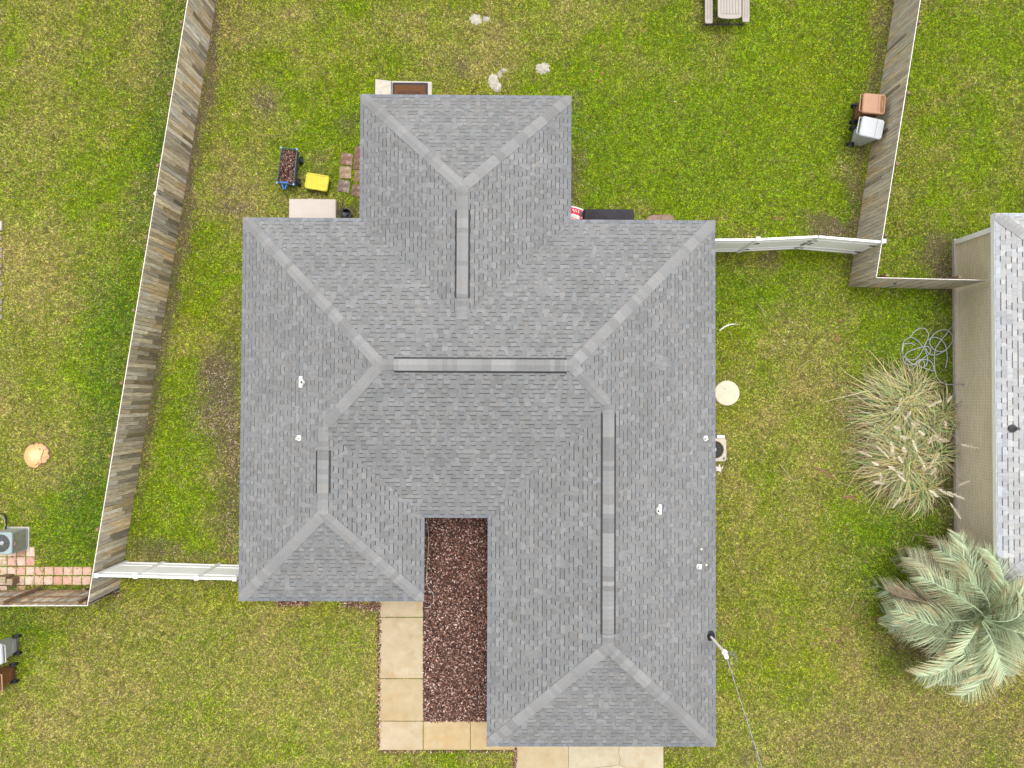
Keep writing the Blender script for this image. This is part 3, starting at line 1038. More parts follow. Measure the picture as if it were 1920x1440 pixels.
def vinyl_post(parent, p, hgt=1.92, s_=.12):
    mb = MB().box((p.x, p.y, hgt / 2), (s_, s_, hgt))
    o = mb.build('post', M['white_vinyl'], parent, bevel=.006)
    MB().prism([(p.x + s_ * .6 * a_, p.y + s_ * .6 * b_) for a_, b_ in ((-1, -1), (1, -1), (1, 1), (-1, 1))], hgt, hgt + .04,
               top=[(p.x + s_ * .2 * a_, p.y + s_ * .2 * b_) for a_, b_ in ((-1, -1), (1, -1), (1, 1), (-1, 1))]).build('post_cap', M['white_vinyl'], o)


vf = empty('vinyl_fence', W(236, 1052), label='white vinyl fence between the left wooden fence and the house', cat='fence')
vp = [W(238, 1054), W(306, 1055.5), W(412, 1058.5), W(478, 1060)]
for p in vp: vinyl_post(vf, p, 1.84)
for p, q in zip(vp, vp[1:]): vinyl_panel(vf, p, q, h1=1.78)

vg = empty('vinyl_gate', W(1383, 472), label='white vinyl double gate with black hinges right of the house', cat='gate')
gp = [W(1310, 472), W(1384, 471.5), W(1490, 466.5), W(1602, 476)]
vinyl_post(vg, gp[1], 1.98)
vinyl_post(vg, gp[3] + Vector((.0, .02, 0)), 1.95)
vinyl_panel(vg, gp[0], gp[1], h1=1.82)
for p, q, s_ in ((gp[1], gp[2], 1), (gp[2], gp[3], -1)):
    d = (q - p).normalized()
    if s_ > 0: p2, q2 = p + d * .09, q - d * .015
    else: p2, q2 = p + d * .015, q - d * .09
    vinyl_panel(vg, p2, q2, h0=.10, h1=1.84, nm='gate_leaf', sub=True)
    e_ = p if s_ > 0 else q
    for z in (.5, 1.45):
        c = e_ + d * .12 * s_
        MB().box((c.x, c.y - .055, z), (.22, .025, .045), math.atan2(d.y, d.x)).build('hinge', M['rubber'], vg)
    c = (q2 if s_ > 0 else p2)
    MB().box((c.x - s_ * .02, c.y - .01, .95), (.02, .035, 1.7)).build('leaf_stile', M['grey_metal'], vg)
    for z in (.35, .9, 1.1, 1.45):
        MB().box((c.x - s_ * .10, c.y - .05, z), (.12, .02, .022)).build('latch_bar', M['rubber'], vg)

# ------------------------------------------------------------------ wheeled bins
def wheeled_bin(kind, origin, rz, label, group):
    body, lid = (M['brown_plastic'], M['brown_lid']) if kind == 'brown' else (M['grey_plastic'], M['grey_lid'])
    t = empty('wheeled_bin', origin, label=label, cat='wheeled bin', group=group)
    t.rotation_euler = (0, 0, rz)
    mb = MB()
    lev = [(-.19, .25, .47, .03), (-.22, .28, .52, .35), (-.27, .33, .58, .70), (-.31, .38, .62, .98)]
    rings = []
    for (x0, x1, w_, z) in lev:
        rings.append([(p[0] + (x0 + x1) / 2, p[1], z) for p in rrect(x1 - x0, w_, .05, 3)])
    n = len(rings[0])
    vs = [p for r in rings for p in r]
    fs = [(i * n + k, i * n + (k + 1) % n, (i + 1) * n + (k + 1) % n, (i + 1) * n + k) for i in range(3) for k in range(n)]
    fs += [tuple(range(n - 1, -1, -1)), tuple(3 * n + k for k in range(n))]
    mb.add(vs, fs)
    mb.box((-.30, 0, .84), (.10, .44, .05)); mb.box((-.24, .0, .35), (.03, .3, .03))
    mb.build('bin_body', body, t, local=True, smooth=False)
    # lid
    mb = MB()
    o_ = rrect(.80, .70, .09, 5, .02, 0)
    i_ = [(x * .955 + .001, y * .94) for x, y in o_]
    mb.prism(o_, .98, 1.03)
    mb.prism(o_, 1.03, 1.06, top=i_, bottom=False)
    ld = mb.build('lid', lid, t, local=True)
    MB().box((.16, 0, 1.0625), (.008, .60, .004)).build('lid_crease', M['dark_metal'], ld, local=True)
    MB().box((.30, .0, 1.064), (.02, .26, .006)).build('lid_emblem', lid, ld, local=True)
    if kind == 'brown': MB().prism(rrect(.14, .60, .04, 3, .30, 0), 1.06, 1.064).build('lid_panel', M['brown_plastic'], ld, local=True)
    for k in range(7): MB().box((-.34, -.26 + k * .087, 1.062), (.05, .012, .01)).build('hinge_rib', lid, ld, local=True)
    MB().tube([(-.39, -.29, 1.0), (-.46, -.29, 1.02), (-.46, .29, 1.02), (-.39, .29, 1.0)], .018, 8).build('handle', lid, t, local=True)
    for sy in (-1, 1):
        w_ = MB().lathe((-.22, sy * .30 - .035, .13), [(.05, 0), (.13, 0), (.135, .012), (.135, .058), (.13, .07), (.05, .07)], 24, axis=Matrix.Rotation(rad(-90), 3, 'X')).build('wheel', M['rubber'], t, local=True)
        MB().lathe((-.22, sy * .30 - .042, .13), [(.055, 0), (.06, .005), (.06, .079), (.055, .084)], 16, axis=Matrix.Rotation(rad(-90), 3, 'X')).build('hub', M['hub'], w_, local=True)
    MB().tube([(-.22, -.28, .13), (-.22, .28, .13)], .012, 8).build('axle', M['dark_metal'], t, local=True)
    return t


gb = 'wheeled bins by the fences'
def binat(kind, lx, ly, rz, label):
    c = W(lx, ly, 1.05)
    return wheeled_bin(kind, (c.x, c.y, 0), rz, label, gb)


binat('brown', 1638, 194, rad(-5), 'faded brown wheeled bin leaning toward the right wooden fence')
binat('grey', 1634, 239, rad(-12), 'pale grey wheeled bin below the brown one at the right wooden fence')
w1 = W(37, 1207); wheeled_bin('grey', (w1.x - .22, w1.y, 0), rad(184), 'dirty grey wheeled bin cut by the left picture edge', gb)
w1 = W(31, 1260); wheeled_bin('brown', (w1.x - .22, w1.y, 0), rad(184), 'brown wheeled bin in the lower left corner below a grey one', gb)

# ------------------------------------------------------------------ picnic table
pt_ = empty('picnic_table', W(1360, 0), label='beige plastic picnic table with two benches at the top edge', cat='picnic table')
def slat_board(x0, x1, yend, z, nsl, name, arch=False, up=1.9):
    a_, b_ = W(x0, yend, z), W(x1, yend, z)
    ya = (a_.y + b_.y) / 2
    wd = b_.x - a_.x
    mb = MB()
    nn = 12
    low = [(a_.x + wd * k / nn, ya - (.035 * (1 - (2 * k / nn - 1) ** 2) if arch else 0) + (.05 * max(0, abs(2 * k / nn - 1) - .8) * 5)) for k in range(nn + 1)]
    poly = low + [(x, 2 * (ya + up / 2) - y) for x, y in low[::-1]]
    mb.prism(poly, z - .045, z)
    o = mb.build(name, M['table_plastic'], pt_, bevel=.008)
    g = MB()
    for k in range(1, nsl):
        x = a_.x + wd * (.13 + .74 * k / nsl)
        if nsl < 4: x = a_.x + wd * k / nsl
        g.box((x, ya + up / 2, z + .001), (.010, up - .26, .004))
    if arch:
        for x in (a_.x + wd * .13, a_.x + wd * .87): g.box((x, ya + up / 2, z + .001), (.010, up - .26, .004))
        for yy in (ya + .13, ya + up - .13): g.box((a_.x + wd / 2, yy, z + .0012), (wd * .74, .010, .004))
    g.build('slat_groove', M['dark_metal'], o)
slat_board(1346, 1390.5, 33, .74, 6, 'tabletop', True)
slat_board(1322, 1336.5, 43.5, .44, 3, 'bench')
slat_board(1392, 1405.5, 41, .44, 3, 'bench')
y0 = W(1360, 46, .05).y
for yy in (y0, y0 + 1.9):
    MB().tube([(W(1319, 46, .05).x, yy, .04), (W(1395, 46, .05).x, yy + .03, .04)], .028, 8).build('foot_bar', M['dark_metal'], pt_)
    s_ = 1 if yy == y0 else -1
    for xx in (1340, 1358):
        MB().tube([(W(xx + 8, 46, .05).x, yy, .05), (W(xx + 8, 46, .05).x + .0, yy + s_ * .35, .7)], .02, 8).build('leg', M['dark_metal'], pt_)
    MB().tube([(W(1329, 40, .4).x, yy + s_ * .12, .39), (W(1399, 40, .4).x, yy + s_ * .12, .39)], .02, 8).build('bench_support', M['dark_metal'], pt_)
    for xx in (1326, 1392):
        MB().tube([(W(xx, 40, .05).x, yy, .04), (W(xx, 40, .05).x, yy + s_ * .12, .39)], .018, 8).build('leg', M['dark_metal'], pt_)

# ------------------------------------------------------------------ wagon with mulch
wg = empty('garden_wagon', W(540, 312), label='black garden wagon full of brown mulch with blue corners and handle', cat='wagon')
zt = .56
c4 = [W(527.5, 277, zt), W(557, 280, zt), W(550.5, 346, zt), W(519.5, 342.5, zt)]
ctr = sum(c4, Vector()) / 4
b4 = [Vector((ctr.x + (c.x - ctr.x) * .90, ctr.y + (c.y - ctr.y) * .93, .24)) for c in c4]
for i in range(4):
    p, q, p0, q0 = c4[i], c4[(i + 1) % 4], b4[i], b4[(i + 1) % 4]
    MB().tube([p, q], .022, 6).build('side_rail', M['wagon_rail'], wg)
    mb = MB()
    d = (q - p); nn = 9 if d.length > .8 else 5
    for k in range(nn + 1):
        mb.tube([p + d * k / nn, p0 + (q0 - p0) * k / nn], .013, 5)
    for f_ in (.35, .7, 1): mb.tube([p.lerp(p0, f_), q.lerp(q0, f_)], .013, 5)
    mb.face([p.lerp(p0, .45), q.lerp(q0, .45), q0, p0])
    mb.build('side_lattice', M['wagon'], wg)
    MB().box((p.x, p.y, zt), (.06, .06, .05)).build('corner_cap', M['paleblue'], wg, bevel=.01)
mb = MB(); mb.face([(c.x, c.y, .24) for c in b4][::-1]); mb.box((ctr.x, ctr.y, .2), (.4, 1.0, .05), rad(-6)); mb.build('bed', M['wagon'], wg)
for ex, ey in ((.33, .38), (.33, -.42), (-.33, .38), (-.33, -.42)):
    q = Vector((ctr.x, ctr.y, .14)) + Matrix.Rotation(rad(-6), 3, 'Z') @ Vector((ex, ey, 0))
    w_ = MB().lathe((q.x - .045, q.y, .14), [(.06, 0), (.13, 0), (.14, .02), (.14, .07), (.13, .09), (.06, .09)], 20, axis=Matrix.Rotation(rad(90), 3, 'Y')).build('wheel', M['rubber'], wg)
    MB().lathe((q.x - .05, q.y, .14), [(.06, 0), (.06, .1)], 14, axis=Matrix.Rotation(rad(90), 3, 'Y')).build('hub', M['hub'], w_)
mpoly = [(c.x * .96 + ctr.x * .04, c.y * .96 + ctr.y * .04) for c in c4][::-1]
ld = MB(); ld.prism([(ctr.x + (x - ctr.x) * .93, ctr.y + (y - ctr.y) * .93) for x, y in mpoly], .26, .43); ld.build('mulch_core', M['soil'], wg)
chips(2300, samp_poly([(ctr.x + (x - ctr.x) * .95, ctr.y + (y - ctr.y) * .95) for x, y in mpoly]), .43, .05, 'mulch_load', wg, kind='stuff', shade=.62)
h0 = W(533, 343, .5)
MB().tube([h0 + Vector((-.12, .02, .04)), h0 + Vector((.14, 0, .04))], .022, 8).build('handle_bar', M['blue'], wg)
MB().tube([h0 + Vector((-.09, .02, .04)), h0 + Vector((-.03, -.20, -.02)), h0 + Vector((.04, -.20, -.02)), h0 + Vector((.09, .02, .04))], .024, 8).build('handle', M['blue'], wg)

# ------------------------------------------------------------------ yellow lidded tote
tt = W(594, 341, .36)
ty = empty('storage_tote', (tt.x, tt.y, 0), label='black storage tote with a bright yellow lid beside the wagon', cat='tote')
rz = rad(-9)
MB().prism(rrect(.66, .44, .05, 4, tt.x, tt.y, rz), .01, .31, top=rrect(.74, .50, .05, 4, tt.x, tt.y, rz)).build('tote_body', M['rubber'], ty)
o_ = rrect(.82, .57, .07, 5, tt.x, tt.y, rz)
lid = MB().prism(o_, .30, .345).build('lid', M['yellow'], ty, bevel=.006)
r2 = MB()
i_ = rrect(.70, .45, .05, 5, tt.x, tt.y, rz)
n = len(o_)
o2 = rrect(.80, .55, .06, 5, tt.x, tt.y, rz)
r2.add([(x, y, .345) for x, y in o2] + [(x, y, .368) for x, y in rrect(.78, .53, .06, 5, tt.x, tt.y, rz)] + [(x, y, .368) for x, y in rrect(.72, .47, .05, 5, tt.x, tt.y, rz)] + [(x, y, .345) for x, y in i_],
       [(j * n + k, j * n + (k + 1) % n, (j + 1) * n + (k + 1) % n, (j + 1) * n + k) for j in range(3) for k in range(n)])
r2.build('lid_rim', M['yellow'], lid)
g = MB()
for k in range(9): g.box(Vector((tt.x, tt.y, .349)) + Matrix.Rotation(rz, 3, 'Z') @ Vector((-.30 + k * .075, 0, 0)), (.012, .36, .008), rz)
for k in range(5): g.box(Vector((tt.x, tt.y, .350)) + Matrix.Rotation(rz, 3, 'Z') @ Vector((0, -.16 + k * .08, 0)), (.60, .010, .008), rz)
g.build('lid_rib', M['yellow'], lid)
for sx, sy in ((-1, 1), (1, 1), (1, -1), (-1, -1)):
    q = Vector((tt.x, tt.y, .368)) + Matrix.Rotation(rz, 3, 'Z') @ Vector((sx * .365, sy * .24, 0))
    MB().lathe(q, [(.012, 0), (.012, .004)], 8).build('lock_hole', M['rubber'], lid)

# ------------------------------------------------------------------ deck box
db0, db1 = W(541.5, 373, .58), W(629.5, 408, .58)
dbx = empty('deck_box', ((db0.x + db1.x) / 2, (db0.y + db1.y) / 2 - .05, 0), label='beige plastic deck box against the back wall left of the house', cat='deck box')
cx, cy = dbx.location.x, dbx.location.y
wd, dp = db1.x - db0.x, db0.y - db1.y + .12
MB().prism(rrect(wd - .10, dp - .08, .03, 3, cx, cy), .01, .52).build('box_body', M['tan_side'], dbx)
MB().prism(rrect(wd, dp, .05, 4, cx, cy), .50, .555).build('lid', M['tan_plastic'], dbx, bevel=.015)
MB().prism(rrect(wd - .04, dp - .04, .05, 4, cx, cy), .552, .58).build('lid_crown', M['tan_plastic'], dbx, bevel=.02)
MB().box((cx - .1, cy + dp / 2 + .01, .51), (.16, .03, .03)).build('lid_latch', M['tan_side'], dbx)

# bucket and watering can
bk = W(650, 402, .15)
b_ = empty('plant_bucket', (bk.x, bk.y, 0), label='round black bucket on the ground right of the beige deck box', cat='bucket')
MB().lathe((bk.x, bk.y, .005), [(.12, 0), (.17, .24), (.19, .245), (.19, .26), (.165, .26), (.12, .04), (.01, .03)], 28).build('bucket_shell', M['black_plastic'], b_, smooth=False)
MB().tube([(bk.x + .18 * math.cos(a), bk.y + .18 * math.sin(a), .26 + .0) for a in [rad(x) for x in range(0, 361, 20)]], .008, 6).build('rim_wire', M['wagon_rail'], b_)
wc = empty('watering_can', (bk.x - .05, bk.y, .1), label='dark grey watering can with a long spout tipped into the black bucket', cat='watering can')
R_ = Matrix.Rotation(rad(-28), 3, 'Z') @ Matrix.Rotation(rad(70), 3, 'Y')
MB().lathe((bk.x - .12, bk.y - .02, .26), [(.085, 0), (.095, .02), (.095, .2), (.08, .22)], 20, axis=R_).build('can_body', M['can_grey'], wc, smooth=False)
MB().tube([(bk.x - .14, bk.y + .06, .27), (bk.x - .15, bk.y + .2, .33), (bk.x - .09, bk.y + .32, .38)], [.03, .02, .016], 8).build('spout', M['can_grey'], wc)
MB().lathe((bk.x - .09, bk.y + .32, .37), [(.016, 0), (.035, .03), (.035, .04)], 12, axis=Matrix.Rotation(rad(-60), 3, 'X')).build('spout_rose', M['can_grey'], wc)
MB().tube([(bk.x - .16, bk.y - .06, .34), (bk.x - .2, bk.y + .05, .36), (bk.x - .15, bk.y + .1, .30)], .012, 6).build('handle', M['can_grey'], wc)

# stepping stones
ss = MB().prism(rrect(.425, .425, .008, 2), 0, .045)
stn = None
labels = ['top stone of the left column of square patio stones', 'middle pale stone of the left column of square patio stones', 'bottom tilted stone of the left column of square patio stones',
          'topmost patio stone mostly hidden under the eave', 'second patio stone half hidden under the eave', 'third patio stone half hidden under the eave', 'lowest patio stone half hidden under the eave with a pale diagonal streak']
cols_ = [(.17, .10, .075), (.24, .175, .11), (.15, .115, .095), (.18, .09, .08), (.16, .09, .06), (.20, .135, .08), (.16, .10, .075)]
for i, (px, py, a) in enumerate(((650.5, 299, -8), (648, 324, -2), (645, 349.5, -10), (677, 286, -5), (674.5, 308, -8), (676, 331, -3), (671, 358, -11))):
    w = W(px, py)
    if stn is None:
        stn = ss.build('patio_stone', M['stone'], None)
        o = stn
    else:
        o = stn.copy(); o.data = stn.data.copy(); COL.objects.link(o)
    m2 = mat('patio_stone_surface', cols_[i], rough=.95, noise=((30, .25), (6, .3)), blot=(((.36, .30, .21), 5 + i * .7, .54, .72, .8), ((.07, .045, .04), 8, .6, .78, .7)))
    o.data.materials.clear(); o.data.materials.append(m2)
    o.location = (w.x, w.y, 0); o.rotation_euler = (0, 0, rad(a))
    setattrs(o, label=labels[i], cat='paving stone', group='square patio stones laid in the grass')
    c_, s_ = math.cos(rad(a)), math.sin(rad(a))
    EXCL.append([(w.x + (x * c_ - y * s_) * .2, w.y + (x * s_ + y * c_) * .2) for x, y in ((-1, -1), (1, -1), (1, 1), (-1, 1))])

# ------------------------------------------------------------------ covered grill, charcoal bag
gz = .85
g0, g1 = W(1095, 391, gz), W(1189.5, 411, gz)
gr = empty('covered_grill', ((g0.x + g1.x) / 2, g0.y - .3, 0), label='long barbecue grill under a black cloth cover against the back wall', cat='grill')
cx, cy = gr.location.x, gr.location.y
wd = g1.x - g0.x
mb = MB()
lv = [(1.0, .60, .05), (.995, .60, .45), (1.0, .60, .74), (.985, .58, .82), (.95, .52, .85)]
rings = [[(x, y, z) for x, y in rrect(wd * a_, b_, .06, 4, cx, cy)] for a_, b_, z in lv]
n = len(rings[0])
mb.add([p for r in rings for p in r], [(i * n + k, i * n + (k + 1) % n, (i + 1) * n + (k + 1) % n, (i + 1) * n + k) for i in range(len(lv) - 1) for k in range(n)] + [tuple((len(lv) - 1) * n + k for k in range(n))])
cv = mb.build('cloth_cover', M['cloth'], gr, smooth=True)
for sx in (-.45, .45):
    for sy in (-.2, .2):
        MB().tube([(cx + sx * wd, cy + sy, 0), (cx + sx * wd, cy + sy, .3)], .03, 8).build('leg', M['dark_metal'], gr)
q = W(1091, 402, .5)
MB().box((q.x, q.y - .02, .25), (.12, .26, .5)).build('side_bracket', M['wagon_rail'], gr, bevel=.01)
qq = W(1090, 409.5, .55)
tj = MB().lathe((qq.x, qq.y, .5), [(.05, 0), (.055, .02), (.055, .1), (.04, .12)], 14).build('starter_tin', M['label_red'], None)
setattrs(tj, label='small red tin on the side bracket between the bag and the black grill cover', cat='tin')
bg = W(1080, 399, .45)
bag = empty('charcoal_bag', (bg.x, bg.y, 0), label='red and white paper charcoal bag standing beside the covered grill', cat='bag')
R_ = Matrix.Rotation(rad(-17), 3, 'Z') @ Matrix.Rotation(rad(-8), 3, 'X')
bands = [(-.30, -.24, 'bag_pink'), (-.24, -.215, 'label_red'), (-.215, -.09, 'bag_white'), (-.09, .15, 'red'), (.15, .20, 'bag_white')]
def bagp(u, v, z): return Vector((bg.x, bg.y, .45)) + R_ @ Vector((u, v, z))
def bulge(u, v): return .055 * (1 - (u / .23) ** 2) * (1 - (v / .33) ** 2) + .012 * math.sin(u * 34 + v * 18)
for (v0, v1, m_) in bands:
    mb = MB(); nu = 10
    nv = max(1, int((v1 - v0) / .03))
    for i in range(nu):
        for j in range(nv):
            u0, u1 = -.22 + .44 * i / nu, -.22 + .44 * (i + 1) / nu
            a_, b2 = v0 + (v1 - v0) * j / nv, v0 + (v1 - v0) * (j + 1) / nv
            mb.face([bagp(u0, a_, bulge(u0, a_)), bagp(u1, a_, bulge(u1, a_)), bagp(u1, b2, bulge(u1, b2)), bagp(u0, b2, bulge(u0, b2))])
    mb.build('bag_band', M[m_], bag, smooth=True)
mb = MB()
mb.prism([(bg.x + p.x, bg.y + p.y) for p in [R_ @ Vector((a_, b2, 0)) for a_, b2 in ((-.21, -.29), (.21, -.29), (.21, .19), (-.21, .19))]], .02, .42)
mb.build('bag_back', M['bag_white'], bag, bevel=.02)
for k, (u, v, w_) in enumerate(((-.13, .075, .05), (-.04, .075, .06), (.06, .075, .05), (.14, .07, .03), (-.12, .02, .03), (-.06, .02, .035), (.01, .015, .04), (.08, .015, .04), (-.02, -.16, .2))):
    z = bulge(u, v) + .006
    mb = MB(); mb.face([bagp(u - w_ / 2, v - .014, z), bagp(u + w_ / 2, v - .014, z), bagp(u + w_ / 2, v + .014, z), bagp(u - w_ / 2, v + .014, z)])
    mb.build('print_mark', M['bag_white'] if k < 8 else M['bag_pink'], bag)
for k, (u, v, w_) in enumerate(((-.15, .115, .09), (0.06, .105, .05), (.13, .095, .05))):
    z = bulge(u, v) + .007
    mb = MB(); mb.face([bagp(u - w_ / 2, v - .012, z), bagp(u + w_ / 2, v - .012, z), bagp(u + w_ / 2, v + .012, z), bagp(u - w_ / 2, v + .012, z)])
    mb.build('print_mark', M['can_grey'], bag)

# ------------------------------------------------------------------ air conditioners
def ac_unit(cx, cy, sx, sy, hgt, body, name_label, fins, rz=0, fan_r=.3, louv=18, fan_col='fan_grey', top=None):
    t = empty('air_conditioner', (cx, cy, 0), label=name_label, cat='air conditioner')
    MB().box((0, 0, .03), (sx + .1, sy + .1, .06)).build('base_pad', M['step_concrete'], t, local=True)
    MB().prism(rrect(sx - .05, sy - .05, .05, 3), .06, hgt - .06).build('coil', M['ac_dark'], t, local=True)
    mb = MB()
    for k in range(louv):
        z = .14 + (hgt - .26) * k / (louv - 1)
        p0, p1 = rrect(sx, sy, .07, 3), rrect(sx - .03, sy - .03, .06, 3)
        mb.prism(p0, z, z + .018, top=p1)
    mb.build('louvre', body if fins is None else fins, t, local=True)
    for a_, b2 in ((-1, -1), (1, -1), (1, 1), (-1, 1)):
        MB().box((a_ * (sx / 2 - .03), b2 * (sy / 2 - .03), hgt / 2), (.05, .05, hgt - .12)).build('corner_post', body, t, local=True)
    MB().prism(rrect(sx + .02, sy + .02, .08, 3), .06, .13).build('base_band', body, t, local=True)
    # lid with a round opening
    mb = MB()
    n = 48
    ring = lambda r, z: [(r * math.cos(2 * math.pi * k / n), r * math.sin(2 * math.pi * k / n), z) for k in range(n)]
    def sq(k, s1, s2, z):
        a = 2 * math.pi * k / n
        c_, s_ = math.cos(a), math.sin(a)
        m_ = max(abs(c_) / (s1 / 2), abs(s_) / (s2 / 2))
        x, y = c_ / m_, s_ / m_
        rr = math.hypot(x, y); lim = math.hypot(s1 / 2, s2 / 2) * .93
        if rr > lim: x, y = x * lim / rr, y * lim / rr
        return (x, y, z)
    R0 = [sq(k, sx + .02, sy + .02, hgt - .09) for k in range(n)]
    R1 = [sq(k, sx + .02, sy + .02, hgt - .02) for k in range(n)]
    R2 = [sq(k, sx - .03, sy - .03, hgt) for k in range(n)]
    R3 = ring(fan_r + .02, hgt); R4 = ring(fan_r, hgt - .015); R5 = ring(fan_r - .01, hgt - .12)
    vs = R0 + R1 + R2 + R3 + R4 + R5
    mb.add(vs, [(j * n + k, j * n + (k + 1) % n, (j + 1) * n + (k + 1) % n, (j + 1) * n + k) for j in range(5) for k in range(n)])
    mb.build('top_cover', body, t, local=True)
    MB().lathe((0, 0, hgt - .14), [(fan_r - .012, 0), (fan_r - .012, .01)], 40).build('fan_well', M['ac_dark'], t, local=True)
    for k in range(4):
        mb = MB(); a0 = rad(20 + 90 * k)
        pts = []
        for i in range(6):
            r_ = .06 + (fan_r - .09) * i / 5
            wdt = rad(26 + 10 * math.sin(i * .6))
            pts.append(((r_ * math.cos(a0 - wdt), r_ * math.sin(a0 - wdt), hgt - .115), (r_ * math.cos(a0 + wdt), r_ * math.sin(a0 + wdt), hgt - .07)))
        for i in range(5): mb.face([pts[i][0], pts[i][1], pts[i + 1][1], pts[i + 1][0]])
        mb.build('fan_blade', M[fan_col], t, local=True)
    MB().lathe((0, 0, hgt - .12), [(.075, 0), (.075, .08), (.05, .095)], 20).build('fan_hub', M['grey_metal'], t, local=True)
    g = MB()
    for r_ in np.linspace(.1, fan_r, 7):
        g.tube([(r_ * math.cos(a), r_ * math.sin(a), hgt + .004) for a in np.linspace(0, 2 * math.pi, 29)], .0028, 4, cap=False)
    for k in range(6):
        a = math.pi * k / 3 + .3
        g.tube([(.03 * math.cos(a), .03 * math.sin(a), hgt + .006), (fan_r * math.cos(a), fan_r * math.sin(a), hgt + .006)], .0035, 4)
    g.build('fan_guard', M['dark_metal'] if fan_col != 'fan_grey' else M['fan_grey'], t, local=True)
    return t


x1 = W(1362, 843, .8).x
ya, yb = W(1362, 822, .8).y, W(1362, 865, .8).y
ac1 = ac_unit(x1 - .40, (ya + yb) / 2, .79, .79, .8, M['ac_tan'], 'beige air conditioner half hidden under the right eave of the house', None, fan_r=.30, fan_col='ac_dark')
MB().box((.25, .45, .42), (.28, .10, .5)).build('service_box', M['grey_metal'], ac1, local=True, bevel=.01)
MB().box((.31, -.30, .805), (.07, .10, .006), rad(-30)).build('rating_plate', M['hub'], ac1, local=True)
x1, ya, yb = W(54, 1008).x, W(53, 991).y, W(53, 1028).y
ac2 = ac_unit(x1 - .37, (ya + yb) / 2, .74, .74, .85, M['ac_green'], 'grey green louvred air conditioner cut by the left picture edge', mat('bronze_louvre', (.19, .19, .14), rough=.6, noise=((9, .2),)), fan_r=.30, louv=16)
MB().box((.378, -.04, .70), (.008, .20, .06)).build('badge', M['label_red'], ac2, local=True)
MB().box((.383, -.04, .70), (.004, .14, .022)).build('badge_lettering', M['bag_white'], ac2, local=True)
cb = MB(); cb.tube([W(0, 968, .02), W(8, 973, .1), W(10, 985, .25), W(6, 994, .3)], .010, 6)
setattrs(cb.build('conduit_whip', M['grey_metal'], None), label='thin grey cable looping into the grey green air conditioner', cat='cable')
cb = MB(); cb.tube([W(-6, 962, .03), W(8, 964, .05), W(12, 975, .12), W(11, 992, .2), W(14, 998, .3)], .026, 8)
setattrs(cb.build('refrigerant_pipe', M['rubber'], None), label='thick black insulated pipe behind the grey green air conditioner', cat='pipe')
# wooden blocks beside the pavers
for i, (px, py, sx_, hz, lb) in enumerate(((18.5, 1091, .22, .35, 'small square wooden block on the pink pavers'), (3, 1087, .32, .40, 'larger wooden block at the left edge of the pink pavers'))):
    w = W(px, py, hz)
    o = MB().box((0, 0, hz / 2), (sx_, .22, hz)).build('wooden_block', M['rail_wood'], None, bevel=.008)
    o.location = (w.x, w.y, .03)
    MB().box((0, 0, hz), (sx_ - .02, .20, .008)).build('cut_end', mat('block_end', (.30, .24, .15), noise=((12, .2),)), o, local=True)
    setattrs(o, label=lb, cat='wooden block')

# ------------------------------------------------------------------ septic lid, stump, sand
w = W(1363.5, 737, .07)
sp = empty('septic_lid', (w.x, w.y, 0), label='round cream concrete septic lid in the grass beside the right eave', cat='septic lid')
MB().lathe((w.x, w.y, 0), [(.45, 0), (.45, .05), (.43, .07)], 48).build('cover_disc', M['lid_concrete'], sp)
q = W(1359, 727.5, .09)
MB().box((q.x, q.y, .08), (.16, .05, .02), rad(-28)).build('handle_recess', M['grey_metal'], sp, bevel=.008)
MB().box((q.x + .0, q.y - .0, .092), (.10, .012, .012), rad(-28)).build('handle', M['rust'], sp)
EXCL.append([(w.x + .43 * math.cos(a), w.y + .43 * math.sin(a)) for a in np.linspace(0, 6.28, 24)])

w = W(68, 853.5, .06)
sm = empty('tree_stump', (w.x, w.y, 0), label='freshly cut orange tree stump in the left lawn', cat='tree stump')
outl = [(.38, 100), (.41, 110), (.42, 125), (.43, 140), (.42, 155), (.43, 170), (.44, 185), (.45, 200), (.45, 215), (.46, 230), (.46, 243), (.45, 256), (.46, 268), (.42, 280), (.34, 287), (.37, 298), (.33, 308), (.41, 318), (.44, 328), (.40, 338), (.47, 346), (.48, 355), (.44, 3), (.42, 10), (.47, 17), (.48, 26), (.44, 34), (.47, 42), (.44, 52), (.46, 62), (.45, 72), (.40, 80), (.45, 86), (.41, 93)]
outl = sorted(outl, key=lambda a: a[1])
mb = MB(); rings = (1.0, .86, .72, .55, .36, .18)
cring = ((.55, .27, .12), (.56, .29, .12), (.56, .32, .14), (.57, .38, .19), (.60, .43, .24), (.60, .44, .25))
for j, f_ in enumerate(rings):
    for k in range(len(outl)):
        (r0_, a0), (r1_, a1) = outl[k], outl[(k + 1) % len(outl)]
        def sp_(r, a, f): 
            rr = r * f * (1 if f == 1 else 1 - .04 * math.sin(a * .2))
            return (w.x - .02 * (1 - f) * 2 + rr * math.cos(rad(a)) * .98, w.y + rr * math.sin(rad(a)) * .98, .07 + .02 * (1 - f) + .006 * math.sin(a * .11))
        col = tuple(c * random.uniform(.92, 1.08) for c in cring[j])
        if -70 < ((a0 + 180) % 360 - 180) < 60 and j < 3: col = (col[0], col[1] * 1.05, col[2] * 1.2)
        if j < len(rings) - 1:
            mb.face([sp_(r0_, a0, f_), sp_(r1_, a1, f_), sp_(r1_, a1, rings[j + 1]), sp_(r0_, a0, rings[j + 1])], col)
        else:
            mb.face([sp_(r0_, a0, f_), sp_(r1_, a1, f_), (w.x - .04, w.y, .09)], col)
mb.build('cut_face', M['stump'], sm)
MB().prism([(w.x + r * 1.01 * math.cos(rad(a)), w.y + r * 1.01 * math.sin(rad(a))) for r, a in outl], 0, .062).build('bark', M['bark'], sm)
mb = MB()
